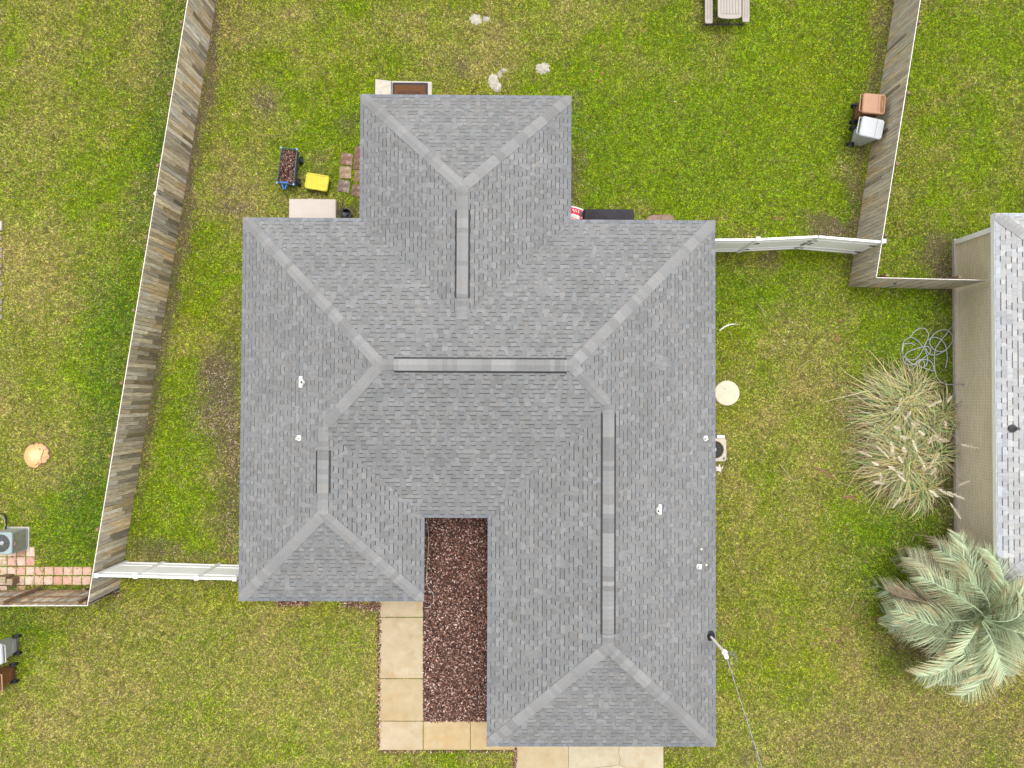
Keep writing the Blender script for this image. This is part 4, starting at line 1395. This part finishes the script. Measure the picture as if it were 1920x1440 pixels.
def sy_(zx, zy, z=.097): return W(30 + zx / 18, 810 + zy / 18, z)
mb.tube([sy_(930, 600), sy_(910, 680), sy_(880, 760), sy_(850, 850), sy_(830, 930), sy_(860, 990)], [.008, .01, .011, .012, .012, .004], 5)
mb.tube([sy_(640, 1130), sy_(700, 1080), sy_(760, 1045), sy_(820, 1045), sy_(860, 1090)], .009, 5)
mb.tube([sy_(930, 600), sy_(1000, 590), sy_(1060, 600)], .006, 5)
mb.tube([sy_(900, 860), sy_(950, 880), sy_(1010, 840), sy_(1070, 850)], .006, 5)
mb.build('crack', M['bark'], sm)
q = sy_(800, 575); MB().lathe((q.x, q.y, .085), [(.022, 0), (.022, .013)], 10).build('bore_hole', M['rubber'], sm)
EXCL.append([(w.x + r * .93 * math.cos(rad(a)), w.y + r * .93 * math.sin(rad(a))) for r, a in outl])

sb = MB()
SAND = [(892, 37, 11, 11), (912, 36, 8, 6), (925, 152, 11, 14), (932, 164, 10, 10), (944, 132, 6, 5), (1018, 129, 14, 12), (936, 140, 5, 6)]
for (px, py, rx, ry) in SAND:
    w = W(px, py); n = 26
    s1 = [(1 + random.uniform(-.28, .22)) for _ in range(n)]
    o_ = [(w.x + rx / 52.3 * s1[k] * math.cos(2 * math.pi * k / n), w.y + ry / 52.3 * s1[k] * math.sin(2 * math.pi * k / n)) for k in range(n)]
    m_ = [(w.x + (x - w.x) * .6 + random.uniform(-.015, .015), w.y + (y - w.y) * .6 + random.uniform(-.015, .015)) for x, y in o_]
    vs = [(x, y, .004) for x, y in o_] + [(x, y, .03 + random.uniform(-.01, .02)) for x, y in m_] + [(w.x, w.y, .045)]
    sb.add(vs, [(k, (k + 1) % n, n + (k + 1) % n, n + k) for k in range(n)] + [(n + k, n + (k + 1) % n, 2 * n) for k in range(n)])
sb.build('sand', M['sand'], None, label='small heaps of pale sand scattered in the back lawn', cat='sand', kind='stuff')
SANDPX = SAND

# bare soil strip by the right back wall
sl = MB(); w0 = [W(*p) for p in ((1210, 413), (1216, 406), (1226, 403), (1240, 403), (1250, 401), (1262, 404), (1264, 410), (1263, 420), (1208, 420))]
sl.prism([(p.x, p.y) for p in w0][::-1], -.01, .015)
sl.build('bare_soil', mat('pinkish_soil', (.23, .15, .12), rough=1, noise=((20, .2), (70, .3))), None, label='patch of bare pinkish soil beside the eave right of the covered grill', cat='soil', kind='stuff')

# ------------------------------------------------------------------ edging bricks and slab at the left frame edge
bs = None
for i, (py, ln) in enumerate(((447, 12), (469, 7), (480, 6), (498, 8), (511, 9), (532, 9), (543, 9), (566, 8), (580, 9), (594, 9))):
    w = W(-1, py)
    if bs is None:
        bs = MB().box((0, 0, .03), (.24, .16, .06)).build('edging_brick', M['brick_edge'], None, bevel=.01); o = bs
    else:
        o = bs.copy(); COL.objects.link(o)
    o.location = (w.x + random.uniform(-.02, .02), w.y, 0); o.rotation_euler = (0, 0, random.uniform(-.1, .1))
    setattrs(o, label='weathered garden edging brick at the left picture edge', cat='brick', group='edging bricks in a row at the left picture edge')
w = W(-1, 424)
o = MB().box((w.x, w.y, .04), (.26, .33, .08)).build('concrete_block', M['step_concrete'], None, bevel=.01)
setattrs(o, label='white concrete block above the row of edging bricks', cat='concrete block')

# ------------------------------------------------------------------ garden hose
def hz_(x, y, z=.04): return W(1680 + x / 10.286, 600 + y / 10.286, z)


def smooth_path(P, k=6):
    out = []
    for i in range(len(P) - 1):
        p0, p1, p2, p3 = P[max(i - 1, 0)], P[i], P[i + 1], P[min(i + 2, len(P) - 1)]
        for j in range(k):
            t = j / k
            out.append(.5 * ((2 * p1) + (-p0 + p2) * t + (2 * p0 - 5 * p1 + 4 * p2 - p3) * t * t + (-p0 + 3 * p1 - 3 * p2 + p3) * t ** 3))
    out.append(P[-1])
    return out


hp = [(1380, 1250, .5), (1250, 1240, .35), (1100, 1245, .08), (960, 1240, .04), (850, 1180, .04), (780, 1080, .04), (745, 920, .04), (740, 700, .05), (760, 560, .06), (860, 400, .07), (980, 260, .06), (1035, 160, .05)]
loops = [
    [(370, 490), (300, 450), (220, 450), (150, 470), (130, 560), (120, 620), (150, 700), (230, 760), (320, 770), (400, 740), (470, 660), (520, 560), (580, 440), (620, 340), (620, 250), (570, 180), (490, 155), (400, 190), (330, 260), (270, 330), (170, 390), (130, 480), (115, 600), (140, 690)],
    [(270, 330), (340, 350), (420, 400), (500, 500), (560, 590), (600, 700), (600, 820), (540, 910), (470, 910), (440, 850), (460, 800), (510, 780), (550, 840), (540, 900)],
    [(170, 680), (230, 620), (340, 570), (500, 520), (600, 510), (660, 560), (650, 640), (560, 710), (480, 770), (390, 840), (350, 920), (270, 965), (190, 920), (170, 850), (190, 750)],
    [(540, 510), (600, 400), (700, 340), (800, 345), (890, 400), (950, 490), (980, 620), (985, 760), (960, 900)],
    [(1080, 430), (1095, 340), (1060, 250), (980, 195), (880, 190), (770, 240), (690, 320), (650, 420), (680, 520), (750, 580), (850, 610), (950, 580), (1040, 490), (1090, 400)],
    [(1040, 490), (960, 580), (860, 640), (750, 675), (650, 655), (590, 590), (570, 530)],
    [(190, 750), (290, 830), (390, 870), (480, 905), (600, 945), (720, 985), (730, 930), (700, 840), (640, 780), (560, 765), (440, 770), (380, 840)],
    [(135, 700), (150, 800), (230, 860), (330, 860), (420, 800)],
]
ho = MB()
ho.tube(smooth_path([hz_(x, y, z) for x, y, z in hp]), .016, 6)
for i, L in enumerate(loops): ho.tube(smooth_path([hz_(x, y, .035 + .012 * i) for x, y in L]), .015, 6)
hose = ho.build('garden_hose', M['hose'], None, smooth=True, label='tangled grey garden hose on the grass below the right wooden fence', cat='hose')
ho = MB(); ho.tube([W(1788, 600, .1), W(1786, 610, .06), W(1784, 614, .05), W(1780.5, 616, .05)], .009, 5)
ho.tube([hz_(960, 900), hz_(955, 925)], .02, 6)
ho.build('hose_fitting', M['grey_metal'], hose)

# ------------------------------------------------------------------ service mast and overhead cables
base = rz_(1331, 1192); top = W(1353, 1223, 4.15)
ms = empty('service_mast', base, label='white electrical service mast rising from the right eave of the roof', cat='mast')
MB().lathe((base.x, base.y, base.z - .03), [(.17, 0), (.16, .05), (.09, .09), (.06, .16)], 20).build('roof_boot', M['rubber'], ms)
mtop = Vector((base.x + .02, base.y, 4.05))
MB().tube([(base.x, base.y, 2.3), mtop], .036, 12).build('conduit', M['white_pipe'], ms)
MB().lathe((mtop.x, mtop.y, 4.0), [(.05, 0), (.08, .03), (.08, .13), (.04, .18)], 14).build('weatherhead', M['white_pipe'], ms)
ptop = mtop + Vector((.02, 0, 0))
end = W(1429, 1440, 5.3)
dr = end - ptop
pts = [ptop + dr * t + Vector((0, 0, -.25 * math.sin(math.pi * min(t, 1)))) for t in np.linspace(0, 5, 30)]
pts = [ptop + Vector((dr.x * t, dr.y * t, dr.z * t * 1.0)) for t in np.linspace(0, 5, 30)]
pc = MB().tube(pts, .007, 6).build('power_cable', M['hose'], None, label='twisted grey overhead power cable running from the mast to the bottom edge', cat='cable')
mb = MB(); mb.tube([p + Vector((.012 * math.cos(i * 1.7), .012 * math.sin(i * 1.7), 0)) for i, p in enumerate([ptop.lerp(end, t / 40) for t in range(0, 60)])], .006, 5)
mb.build('power_cable_strand', M['wire'], pc)
q = ptop.lerp(end, .035)
MB().box(q + Vector((0, 0, -.03)), (.12, .22, .1), rad(22)).build('splice_cover', M['white_pipe'], pc, bevel=.03)
lp_ = MB()
for k in range(3):
    a0 = mtop + Vector((.05, 0, .1)); b0 = ptop.lerp(end, .05 + .05 * k)
    lp_.tube(smooth_path([a0, a0.lerp(b0, .3) + Vector((.18 + .05 * k, .12 - .05 * k, .05)), a0.lerp(b0, .7) + Vector((.22, 0, -.15)), b0], 6), .008, 5)
lp_.build('drip_loop', M['wire'], ms)
tb = W(1345, 1168, 2.5); te = W(1420, 1420, 4.4)
mb = MB(); d = te - tb
mb.tube([tb + Vector((d.x * t, d.y * t, d.z * t)) for t in np.linspace(0, 5, 24)], .0055, 5)
mb.build('phone_cable', M['wire'], None, label='thin dark phone cable running beside the power cable over the right lawn', cat='cable')
# white string on the mulch
mb = MB()
mb.tube(smooth_path([W(799, 972, .1), W(804, 1010, .1), W(801, 1060, .1), W(800, 1095, .1), W(811, 1112, .1), W(813, 1128, .1), (W(804, 1138, .1)), W(796, 1139, .1)]), .0045, 5)
mb.build('white_cord', M['white_paint'], None, label='thin white cord lying on the mulch along the left wing eave', cat='cord')

# ------------------------------------------------------------------ palm
def palm():
    c = W(1838, 1158, 2.35)
    t = empty('palm_tree', (c.x, c.y, 0), label='big grey green feather palm at the corner of the neighbouring house', cat='palm tree')
    tr = MB(); prof = []
    for k in range(22): prof.append((.30 + .05 * (k % 2) - .002 * k, .1 * k))
    prof.append((.2, 2.25)); prof.append((.05, 2.35))
    tr.lathe((c.x, c.y, 0), prof, 18); tr.build('trunk', M['trunk'], t)
    rnd = random.Random(5)
    nf = 52
    for i in range(nf):
        az = i * 2.39996 + rnd.uniform(-.15, .15)
        q = (i + .5) / nf
        el = rad(72 - 92 * q + rnd.uniform(-8, 8))
        Lf = (1.5 + 1.5 * min(1, q * 1.7)) * rnd.uniform(.88, 1.08)
        dead = 0
        wd = math.cos(az - rad(150))
        if q > .78 and wd > -.1: dead = rnd.choice((0, .3, .8))
        elif q > .6 and wd > .3: dead = rnd.choice((0, 0, .3))
        p = Vector((c.x + .1 * math.cos(az), c.y + .1 * math.sin(az), 2.2 + .25 * (1 - q)))
        segs = 22; step = Lf / segs
        curl = rnd.uniform(-.075, .075)
        pts, dirs = [p.copy()], []
        e_, a_ = el, az
        for k in range(segs):
            d = Vector((math.cos(e_) * math.cos(a_), math.cos(e_) * math.sin(a_), math.sin(e_)))
            dirs.append(d); p = p + d * step; pts.append(p.copy())
            e_ -= (.035 + .065 * k / segs) * (1.35 if q < .4 else 1.0); a_ += curl
            if p.z < .35 and e_ < -.1: e_ = -.1
        dirs.append(dirs[-1])
        mb = MB()
        g0 = rnd.uniform(.85, 1.1)
        base = Vector((.36, .43, .265)) * g0
        tan = Vector((.50, .37, .20)) * rnd.uniform(.85, 1.15)
        brn = Vector((.40, .29, .20))
        rc = base.lerp(brn, dead) * 1.1
        mb.tube(pts, [.026 * (1 - .8 * k / segs) + .004 for k in range(segs + 1)], 5, tuple(rc))
        nl = 50
        twist = rnd.uniform(-.5, .5)
        for k in range(nl):
            f_ = .14 + .86 * k / (nl - 1)
            x = f_ * segs; i0 = min(int(x), segs - 1); P = pts[i0].lerp(pts[i0 + 1], x - i0); d = dirs[i0]
            up = Vector((0, 0, 1)) - d * d.z
            if up.length < .15: up = Vector((-math.cos(az), -math.sin(az), .2))
            up.normalize(); side = d.cross(up)
            ll = (.38 + .50 * math.sin(math.pi * min(1, f_ * .93 + .06))) * rnd.uniform(.88, 1.08)
            for s_ in (-1, 1):
                lift = .40 * (1 - f_ * .5) + rnd.uniform(-.12, .12)
                fw = .55 + .65 * f_ + rnd.uniform(-.08, .08)
                dl = (side * s_ + d * fw + up * (lift + twist * s_ * .4)).normalized()
                wv = d.cross(dl); wn_ = dl.cross(wv).normalized() if wv.length > 0 else up
                wvec = (d * .012 + up * .008) * rnd.uniform(.95, 1.35)
                if dead > .5: dl = (dl + Vector((rnd.uniform(-.3, .3), rnd.uniform(-.3, .3), -.5))).normalized()
                c0 = base * rnd.choice((.4, .75, .95, 1.15, 1.35)) * rnd.uniform(.92, 1.08)
                c0 = c0.lerp(brn * rnd.uniform(.8, 1.3), dead)
                q0 = P; prev = None
                tipc = (tan if rnd.random() < .42 else base * 1.3) if dead < .5 else brn * 1.5
                for m_ in range(4):
                    w_ = (1.25, 1.15, .8, .1)[m_]
                    cur = (q0 - wvec * w_, q0 + wvec * w_)
                    if prev:
                        cc = c0.lerp(tipc, (0, .05, .35, .85)[m_])
                        mb.face([prev[0], prev[1], cur[1], cur[0]], tuple(cc))
                    prev = cur
                    q0 = q0 + dl * ll / 3
                    dl = (dl + Vector((0, 0, -.13 - .06 * m_))).normalized()
        o = mb.build('frond', M['leaf'], t)
        if dead > .5: o['label'] = 'dry brown frond'
    # pale spent flower stalk among the lower fronds
    for (px, py, r_) in ((1748, 1052, .5), (1702, 1120, .22)):
        mb = MB(); w = W(px, py, 1.2)
        for k in range(260):
            a, b = rnd.uniform(0, 6.28), rnd.random() ** .5
            p = Vector((w.x + r_ * b * math.cos(a), w.y + r_ * .55 * b * math.sin(a), w.z + rnd.uniform(-.12, .1)))
            dv = Vector((rnd.uniform(-1, 1), rnd.uniform(-1, 1), rnd.uniform(-.4, .6))).normalized() * .06
            sd_ = dv.cross(Vector((0, 0, 1))).normalized() * .012
            g = rnd.choice(((.52, .46, .40), (.40, .34, .27), (.15, .11, .08)))
            mb.face([p - dv - sd_, p + dv - sd_, p + dv + sd_, p - dv + sd_], g)
        mb.build('spent_flower_cluster', M['leaf'], t)
    return t


palm()


# ------------------------------------------------------------------ ornamental grasses
def grass_clump(centres, label, plumes, seed, nblade):
    rnd = random.Random(seed)
    c0 = W(*centres[0][:2])
    t = empty('ornamental_grass', c0, label=label, cat='ornamental grass')
    pal = [(.22, .33, .11), (.13, .22, .10), (.36, .44, .15), (.52, .42, .14), (.60, .50, .26), (.22, .13, .07), (.58, .50, .34), (.05, .035, .025)]
    wts = [5.5, 5, 5, 3.5, 2.6, 1.6, 1.3, 2.5]
    for (px, py, R_, L0, L1, skew, n_) in centres:
        c = W(px, py)
        mb = MB()
        for k in range(int(nblade * n_)):
            az = rnd.uniform(0, 2 * math.pi)
            # lean away from the wall, to the west
            if rnd.random() < skew: az = rnd.gauss(math.pi, .75)
            el = rad(rnd.uniform(18, 66))
            Lb = rnd.uniform(L0, L1) * (1 if abs((az % (2 * math.pi)) - math.pi) < 1.4 else .72)
            p = Vector((c.x + rnd.gauss(0, .16 * R_), c.y + rnd.gauss(0, .16 * R_), 0))
            n = 7; step = Lb / n; bend = rnd.uniform(.08, .22); a_ = az; da = rnd.gauss(0, .05)
            col = rnd.choices(pal, wts)[0]; g = rnd.uniform(.8, 1.2)
            tip = rnd.choice(((.50, .40, .24), (.36, .26, .16), col, col, col))
            wd = rnd.uniform(.010, .018)
            prev = None
            for i in range(n + 1):
                sd_ = Vector((-math.sin(a_), math.cos(a_), 0)) * wd * (1 - .8 * i / n)
                cur = (p - sd_, p + sd_)
                if prev:
                    f_ = max(0, i / n - .35) / .65
                    mb.face([prev[0], prev[1], cur[1], cur[0]], tuple((a * (1 - f_) + b * f_) * g for a, b in zip(col, tip)))
                prev = cur
                p = p + Vector((math.cos(el) * math.cos(a_), math.cos(el) * math.sin(a_), math.sin(el))) * step
                el -= bend * (1 + .25 * i); a_ += da
                if p.z < .05: p.z = .05 + rnd.uniform(0, .03); el = 0
        mb.build('blade_tuft', M['blade'], t)
        # thatch at the foot
        mb = MB()
        for k in range(500):
            a = rnd.uniform(0, 6.28); r_ = rnd.random() ** .6 * .8 * R_
            p = Vector((c.x + r_ * math.cos(a), c.y + r_ * math.sin(a), rnd.uniform(.02, .12)))
            b = rnd.uniform(0, 6.28); dv = Vector((math.cos(b), math.sin(b), rnd.uniform(-.1, .2))) * rnd.uniform(.06, .18)
            sd_ = Vector((-math.sin(b), math.cos(b), 0)) * .007
            mb.face([p - dv - sd_, p + dv - sd_, p + dv + sd_, p - dv + sd_], rnd.choice(((.10, .06, .04), (.18, .12, .08), (.05, .035, .025), (.30, .22, .14))))
        mb.build('dead_thatch', M['blade'], t)
    for (zx, zy, ang, ln) in plumes:
        p = W(1440 + zx / 4, 660 + zy / 4, rnd.uniform(1.15, 1.4))
        a = rad(ang); L = ln / 4 / 50
        d = Vector((math.cos(a), math.sin(a), rnd.uniform(.0, .35))).normalized()
        mb = MB()
        s0 = p - d * L / 2
        for k in range(150):
            f_ = rnd.random(); r_ = .06 * math.sin(math.pi * min(1, .12 + f_ * .85)) ** .8
            b = rnd.uniform(0, 6.28)
            sd1 = Vector((-d.y, d.x, 0)).normalized(); up = d.cross(sd1)
            o_ = (sd1 * math.cos(b) + up * math.sin(b))
            q = s0 + d * L * f_
            e_ = q + o_ * r_ * 1.6 + d * .045
            sd_ = d.cross(o_).normalized() * .010
            mb.face([q - sd_, e_, q + sd_])
        mb.tube([s0 - d * .02, p + d * L / 2], .006, 4)
        st_ = mb.build('seed_plume', M['plume'], t)
        mb = MB(); g0 = min((W(*cc[:2]) for cc in centres), key=lambda q: (q - p).length)
        mb.tube(smooth_path([g0 + Vector((0, 0, .1)), g0.lerp(s0, .5) + Vector((0, 0, .55)), s0]), .004, 4)
        mb.build('plume_stem', M['twig'], st_)
    return t


pl1 = [(990, 375, 80, 50), (960, 430, 40, 30), (1050, 475, 60, 55), (1250, 390, 30, 80), (1360, 355, 60, 40), (975, 572, 150, 50), (1110, 540, 170, 60), (1330, 545, 100, 40), (1030, 640, 170, 70), (1150, 605, -40, 45), (1215, 665, 70, 45), (1265, 650, 120, 45), (1325, 662, 170, 65), (1515, 708, -12, 110)]
pl2 = [(730, 765, -25, 80), (860, 750, -50, 100), (930, 710, -75, 60), (935, 765, 110, 55), (1025, 740, 120, 50), (1100, 700, -70, 80), (1150, 815, -70, 80), (1225, 845, 70, 60), (1268, 790, 70, 50), (1170, 880, 100, 40), (1240, 895, 60, 50), (990, 805, -60, 45), (925, 870, -30, 45), (845, 940, 100, 40), (835, 980, 170, 80), (1000, 945, -45, 60), (980, 905, -20, 40), (965, 1130, 60, 90), (1240, 1060, -40, 70), (1330, 1055, -30, 100), (1410, 1075, -25, 110), (1405, 1190, -65, 110), (800, 835, -30, 45), (1470, 985, 30, 60)]
grass_clump([(1680, 765, 1.8, 1.2, 2.2, .45, 1.0), (1765, 775, .8, .8, 1.3, .05, .4), (1705, 735, 1.0, .9, 1.5, .2, .6), (1740, 800, 1., .9, 1.4, .1, .5)], 'upper clump of tan and green ornamental grass just below the tangled hose', pl1, 3, 560)
grass_clump([(1690, 855, 1.9, 1.3, 2.3, .45, 1.15), (1750, 850, 1.0, .9, 1.5, 0, .5), (1728, 916, .9, .9, 1.5, .15, .55), (1690, 880, .8, 1.0, 1.6, .3, .45)], 'lower clump of ornamental grass with many pale plumes above the palm', pl2, 4, 560)

# ------------------------------------------------------------------ twigs, bark and litter
def twig(pts, label, r=.009, m='twig', nm='fallen_twig'):
    P = [W(x, y, .06) for x, y in pts]
    o = MB().tube(smooth_path(P, 3), [r * (1 - .5 * i / (3 * (len(P) - 1))) for i in range(3 * (len(P) - 1) + 1)], 5).build(nm, M[m], None)
    setattrs(o, label=label, cat='twig', group='dry twigs fallen on the right lawn')
twig([(1461.5, 869), (1473, 884), (1487, 901), (1497, 900), (1506, 894)], 'long bent dry twig left of the lower ornamental grass')
twig([(1495, 697), (1503, 685), (1516, 677), (1528, 673)], 'curved pale twig on the lawn left of the garden hose')
twig([(1593, 1143), (1601, 1127), (1602, 1118), (1615, 1104)], 'forked pale twig left of the palm fronds')
twig([(1564, 764.5), (1575, 770), (1583, 779)], 'short curved twig left of the upper ornamental grass')
twig([(1561, 890), (1575, 905), (1592, 910), (1600, 914)], 'thin twig beyond the piece of red bark')
twig([(1421, 570), (1430, 582), (1436, 598)], 'thin straight twig right of the roof below the vinyl gate')
twig([(1364, 621), (1370, 627), (1374, 636)], 'small curved twig beside the white forked branch')
twig([(1548, 963), (1553, 973), (1558, 981)], 'short twig below the ornamental grasses on the dark lawn')
twig([(1402, 645), (1400, 640), (1396, 636)], 'tiny twig on the lawn right of the roof edge')
twig([(1667, 1045), (1680, 1060), (1690, 1072)], 'thin twig above the palm fronds')
twig([(1709, 1016), (1717, 1003), (1735, 1006)], 'bent twig between the ornamental grass and the palm')
twig([(1575, 312), (1585, 315), (1592, 322)], 'pale curved twig left of the right wooden fence below the bins')
P = [W(1349, 620, .06), W(1358, 613, .08), (W(1368, 609, .07)), W(1380, 606, .06)]
mb = MB(); mb.tube(P, [.022, .03, .02, .006], 6); mb.tube([P[2], W(1388, 608, .05)], [.012, .004], 5); mb.tube([P[1], W(1366, 607, .07)], .01, 5)
setattrs(mb.build('fallen_branch', M['paper'], None), label='white forked branch on the grass next to the right eave', cat='branch')
for pts, lb in (([(1532, 878), (1548, 885), (1563, 896)], 'strip of reddish bark left of the ornamental grass'), ([(1578, 933), (1592, 931), (1605, 936)], 'reddish bark strip just below left of the lower ornamental grass')):
    P = [W(x, y, .03) for x, y in pts]
    mb = MB()
    for a_, b2 in zip(P, P[1:]):
        nn = Vector((-(b2 - a_).y, (b2 - a_).x, 0)).normalized() * .04
        mb.add([a_ - nn * .8, b2 - nn, b2 + nn, a_ + nn * .7, a_ + Vector((0, 0, .025)), b2 + Vector((0, 0, .025))], [(0, 1, 5, 4), (4, 5, 2, 3), (0, 4, 3), (1, 2, 5)])
    setattrs(mb.build('bark_strip', M['redbark'], None), label=lb, cat='bark')
# scatter of reddish shreds and small pale litter in the lawns
def litter(n, cl, name, cols, size, label):
    V, F_, C = [], [], []
    for k in range(n):
        (cx, cy, rx, ry) = random.choices(cl, [c[2] * c[3] if n > 600 else 1 for c in cl])[0]
        w = W(cx + random.gauss(0, rx * .5), cy + random.gauss(0, ry * .5), random.uniform(.04, .07))
        a = random.uniform(0, 6.28); L = random.uniform(*size)
        d = Vector((math.cos(a), math.sin(a), random.uniform(-.1, .1))) * L; s_ = Vector((-math.sin(a), math.cos(a), 0)) * L * random.uniform(.12, .4)
        b = len(V); V += [w - d - s_, w + d - s_ * .7, w + d + s_, w - d + s_ * .8]; F_.append((b, b + 1, b + 2, b + 3)); C.append(random.choice(cols))
    mb = MB(); mb.v = [tuple(v) for v in V]; mb.f = F_; mb.c = C
    return mb.build(name, M['chip'], None, label=label, cat='litter', kind='stuff')
rd = ((.30, .12, .08), (.36, .17, .12), (.25, .10, .07))
litter(500, [(1455, 408, 7, 4), (1467, 410, 7, 3), (1572, 630, 5, 5), (1578, 600, 4, 3), (1570, 637, 4, 4), (1555, 1206, 26, 10), (1570, 1200, 20, 7), (1600, 1155, 18, 9), (1590, 1180, 14, 5), (1640, 1160, 16, 10), (1650, 1135, 10, 16), (1550, 1180, 7, 4), (1130, 88, 3, 5), (1109, 133, 3, 2), (1130, 138, 2, 2), (1125, 150, 3, 2), (1207, 57, 4, 4)], 'leaf_shreds', rd, (.01, .03), 'reddish brown leaf shreds strewn on the lawn near the palm')
litter(420, [(1300, 700, 500, 700), (200, 600, 250, 600), (700, 60, 700, 60), (1600, 1200, 250, 250), (400, 1300, 400, 130)], 'pale_litter', ((.5, .46, .42), (.55, .5, .48), (.42, .38, .33)), (.008, .02), 'tiny pale dry leaf bits sprinkled over all lawns')
litter(34, [(1348, 880, 4, 7)], 'white_debris', ((.66, .6, .54), (.6, .55, .5)), (.03, .07), 'crumbled white debris on the grass below the beige air conditioner')
litter(70, [(1590, 1060, 150, 120), (1560, 1180, 120, 120), (1530, 960, 120, 60), (1480, 640, 60, 60)], 'pale_straws', ((.5, .44, .36), (.42, .34, .25)), (.02, .045), 'short pale straws scattered around the palm and ornamental grasses')

litter(1500, [(400, 712, 34, 44), (428, 760, 22, 80), (395, 790, 46, 50), (436, 880, 14, 70), (432, 990, 14, 50), (1773, 520, 16, 40), (1575, 430, 30, 12), (448, 395, 24, 8), (500, 185, 16, 20)], 'soil_crumbs',
       ((.34, .24, .20), (.42, .31, .25), (.05, .04, .035), (.12, .08, .07), (.05, .04, .04), (.46, .38, .30)), (.012, .032), 'crumbs of bare pinkish soil and dead leaf in the worn lawn patches')
# ------------------------------------------------------------------ lawn blades (one mass)
EXCL.append(inset(EAVE, .55))
EXCL.append(inset(NF, .0))
NB = 2300000
bx = rng.uniform(-20.3, 20.3, NB); by = rng.uniform(-15.6, 15.6, NB)
jx = bx + rng.normal(0, .03, NB) + (m05(bx, by) - .5) * .10; jy = by + rng.normal(0, .03, NB) + (n02(bx, by) - .5) * .10
keep = np.ones(NB, bool)
for poly in EXCL:
    a_ = np.array(poly); lo, hi = a_.min(0), a_.max(0)
    idx = np.nonzero((jx > lo[0]) & (jx < hi[0]) & (jy > lo[1]) & (jy < hi[1]) & keep)[0]
    if len(idx): keep[idx[vin(jx[idx], jy[idx], poly)]] = False
px, py = topx(bx, by)
for (cx, cy, rx, ry) in SANDPX:
    q = ((px - cx) / rx) ** 2 + ((py - cy) / ry) ** 2
    keep &= ~((q < 1.0) & (rng.random(NB) < .84))
q = (((px - 1236) / 28) ** 2 + ((py - 412) / 10) ** 2) < 1
keep &= ~(q & (rng.random(NB) < .9))
bx, by = bx[keep], by[keep]
mcol, wts, dirt_shade = mean_col(bx, by)
k2 = rng.random(len(bx)) > dirt_shade * .75
bx, by, wts, mcol = bx[k2], by[k2], wts[k2], mcol[k2]
n = len(bx)
cum = np.cumsum(wts, 1); u = rng.random(n)[:, None]
# neighbouring blades belong to the same small plant, so the pick follows a fine noise
cn = VN(.045, 21)(bx, by) * .62 + VN(.12, 22)(bx, by) * .38
rk = np.argsort(np.argsort(cn)) / n
u = np.where(rng.random(n)[:, None] < .62, np.mod(rk * 3.0, 1.0)[:, None], u)
cls = (u > cum).sum(1).clip(0, 5)
# neighbouring blades share a clump: sample class field from noise partly
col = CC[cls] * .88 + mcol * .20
f6, f12 = VN(.048, 31)(bx, by), VN(.10, 32)(bx, by)
col *= rng.uniform(.60, 1.40, (n, 1)) * np.clip(1 + (f6 - .5) * 1.15 + (f12 - .5) * .5 + (n02(bx, by) - .5) * .3, .25, 1.8)[:, None]
spk = rng.random(n)
col[spk > .996] = col[spk > .996] * .3 + np.array([.30, .29, .26])
col[spk < .05] = np.array([.21, .10, .085]) * rng.uniform(.5, 1.4, ((spk < .05).sum(), 1))
L = rng.uniform(.030, .068, n) * (.8 + .5 * n05(bx, by)); wd = rng.uniform(.008, .015, n)
az = rng.uniform(0, 2 * np.pi, n); el = np.radians(rng.uniform(12, 68, n))
dx_, dy_, dz_ = np.cos(el) * np.cos(az), np.cos(el) * np.sin(az), np.sin(el)
sx_, sy2 = -np.sin(az) * wd, np.cos(az) * wd
z0 = rng.uniform(0, .02, n)
co = np.empty((n, 3, 3))
co[:, 0] = np.stack([bx - sx_, by - sy2, z0], -1); co[:, 1] = np.stack([bx + sx_, by + sy2, z0], -1)
co[:, 2] = np.stack([bx + dx_ * L, by + dy_ * L, z0 + dz_ * L], -1)
me = bpy.data.meshes.new('lawn_grass')
fastmesh(me, co.reshape(-1, 3), np.arange(3 * n).reshape(n, 3), np.clip(col, 0, .9))
me.materials.append(M['grass'])
lawn = bpy.data.objects.new('lawn_grass', me); COL.objects.link(lawn)
setattrs(lawn, label='mown patchy green and straw coloured lawn around the house', cat='grass', kind='stuff')
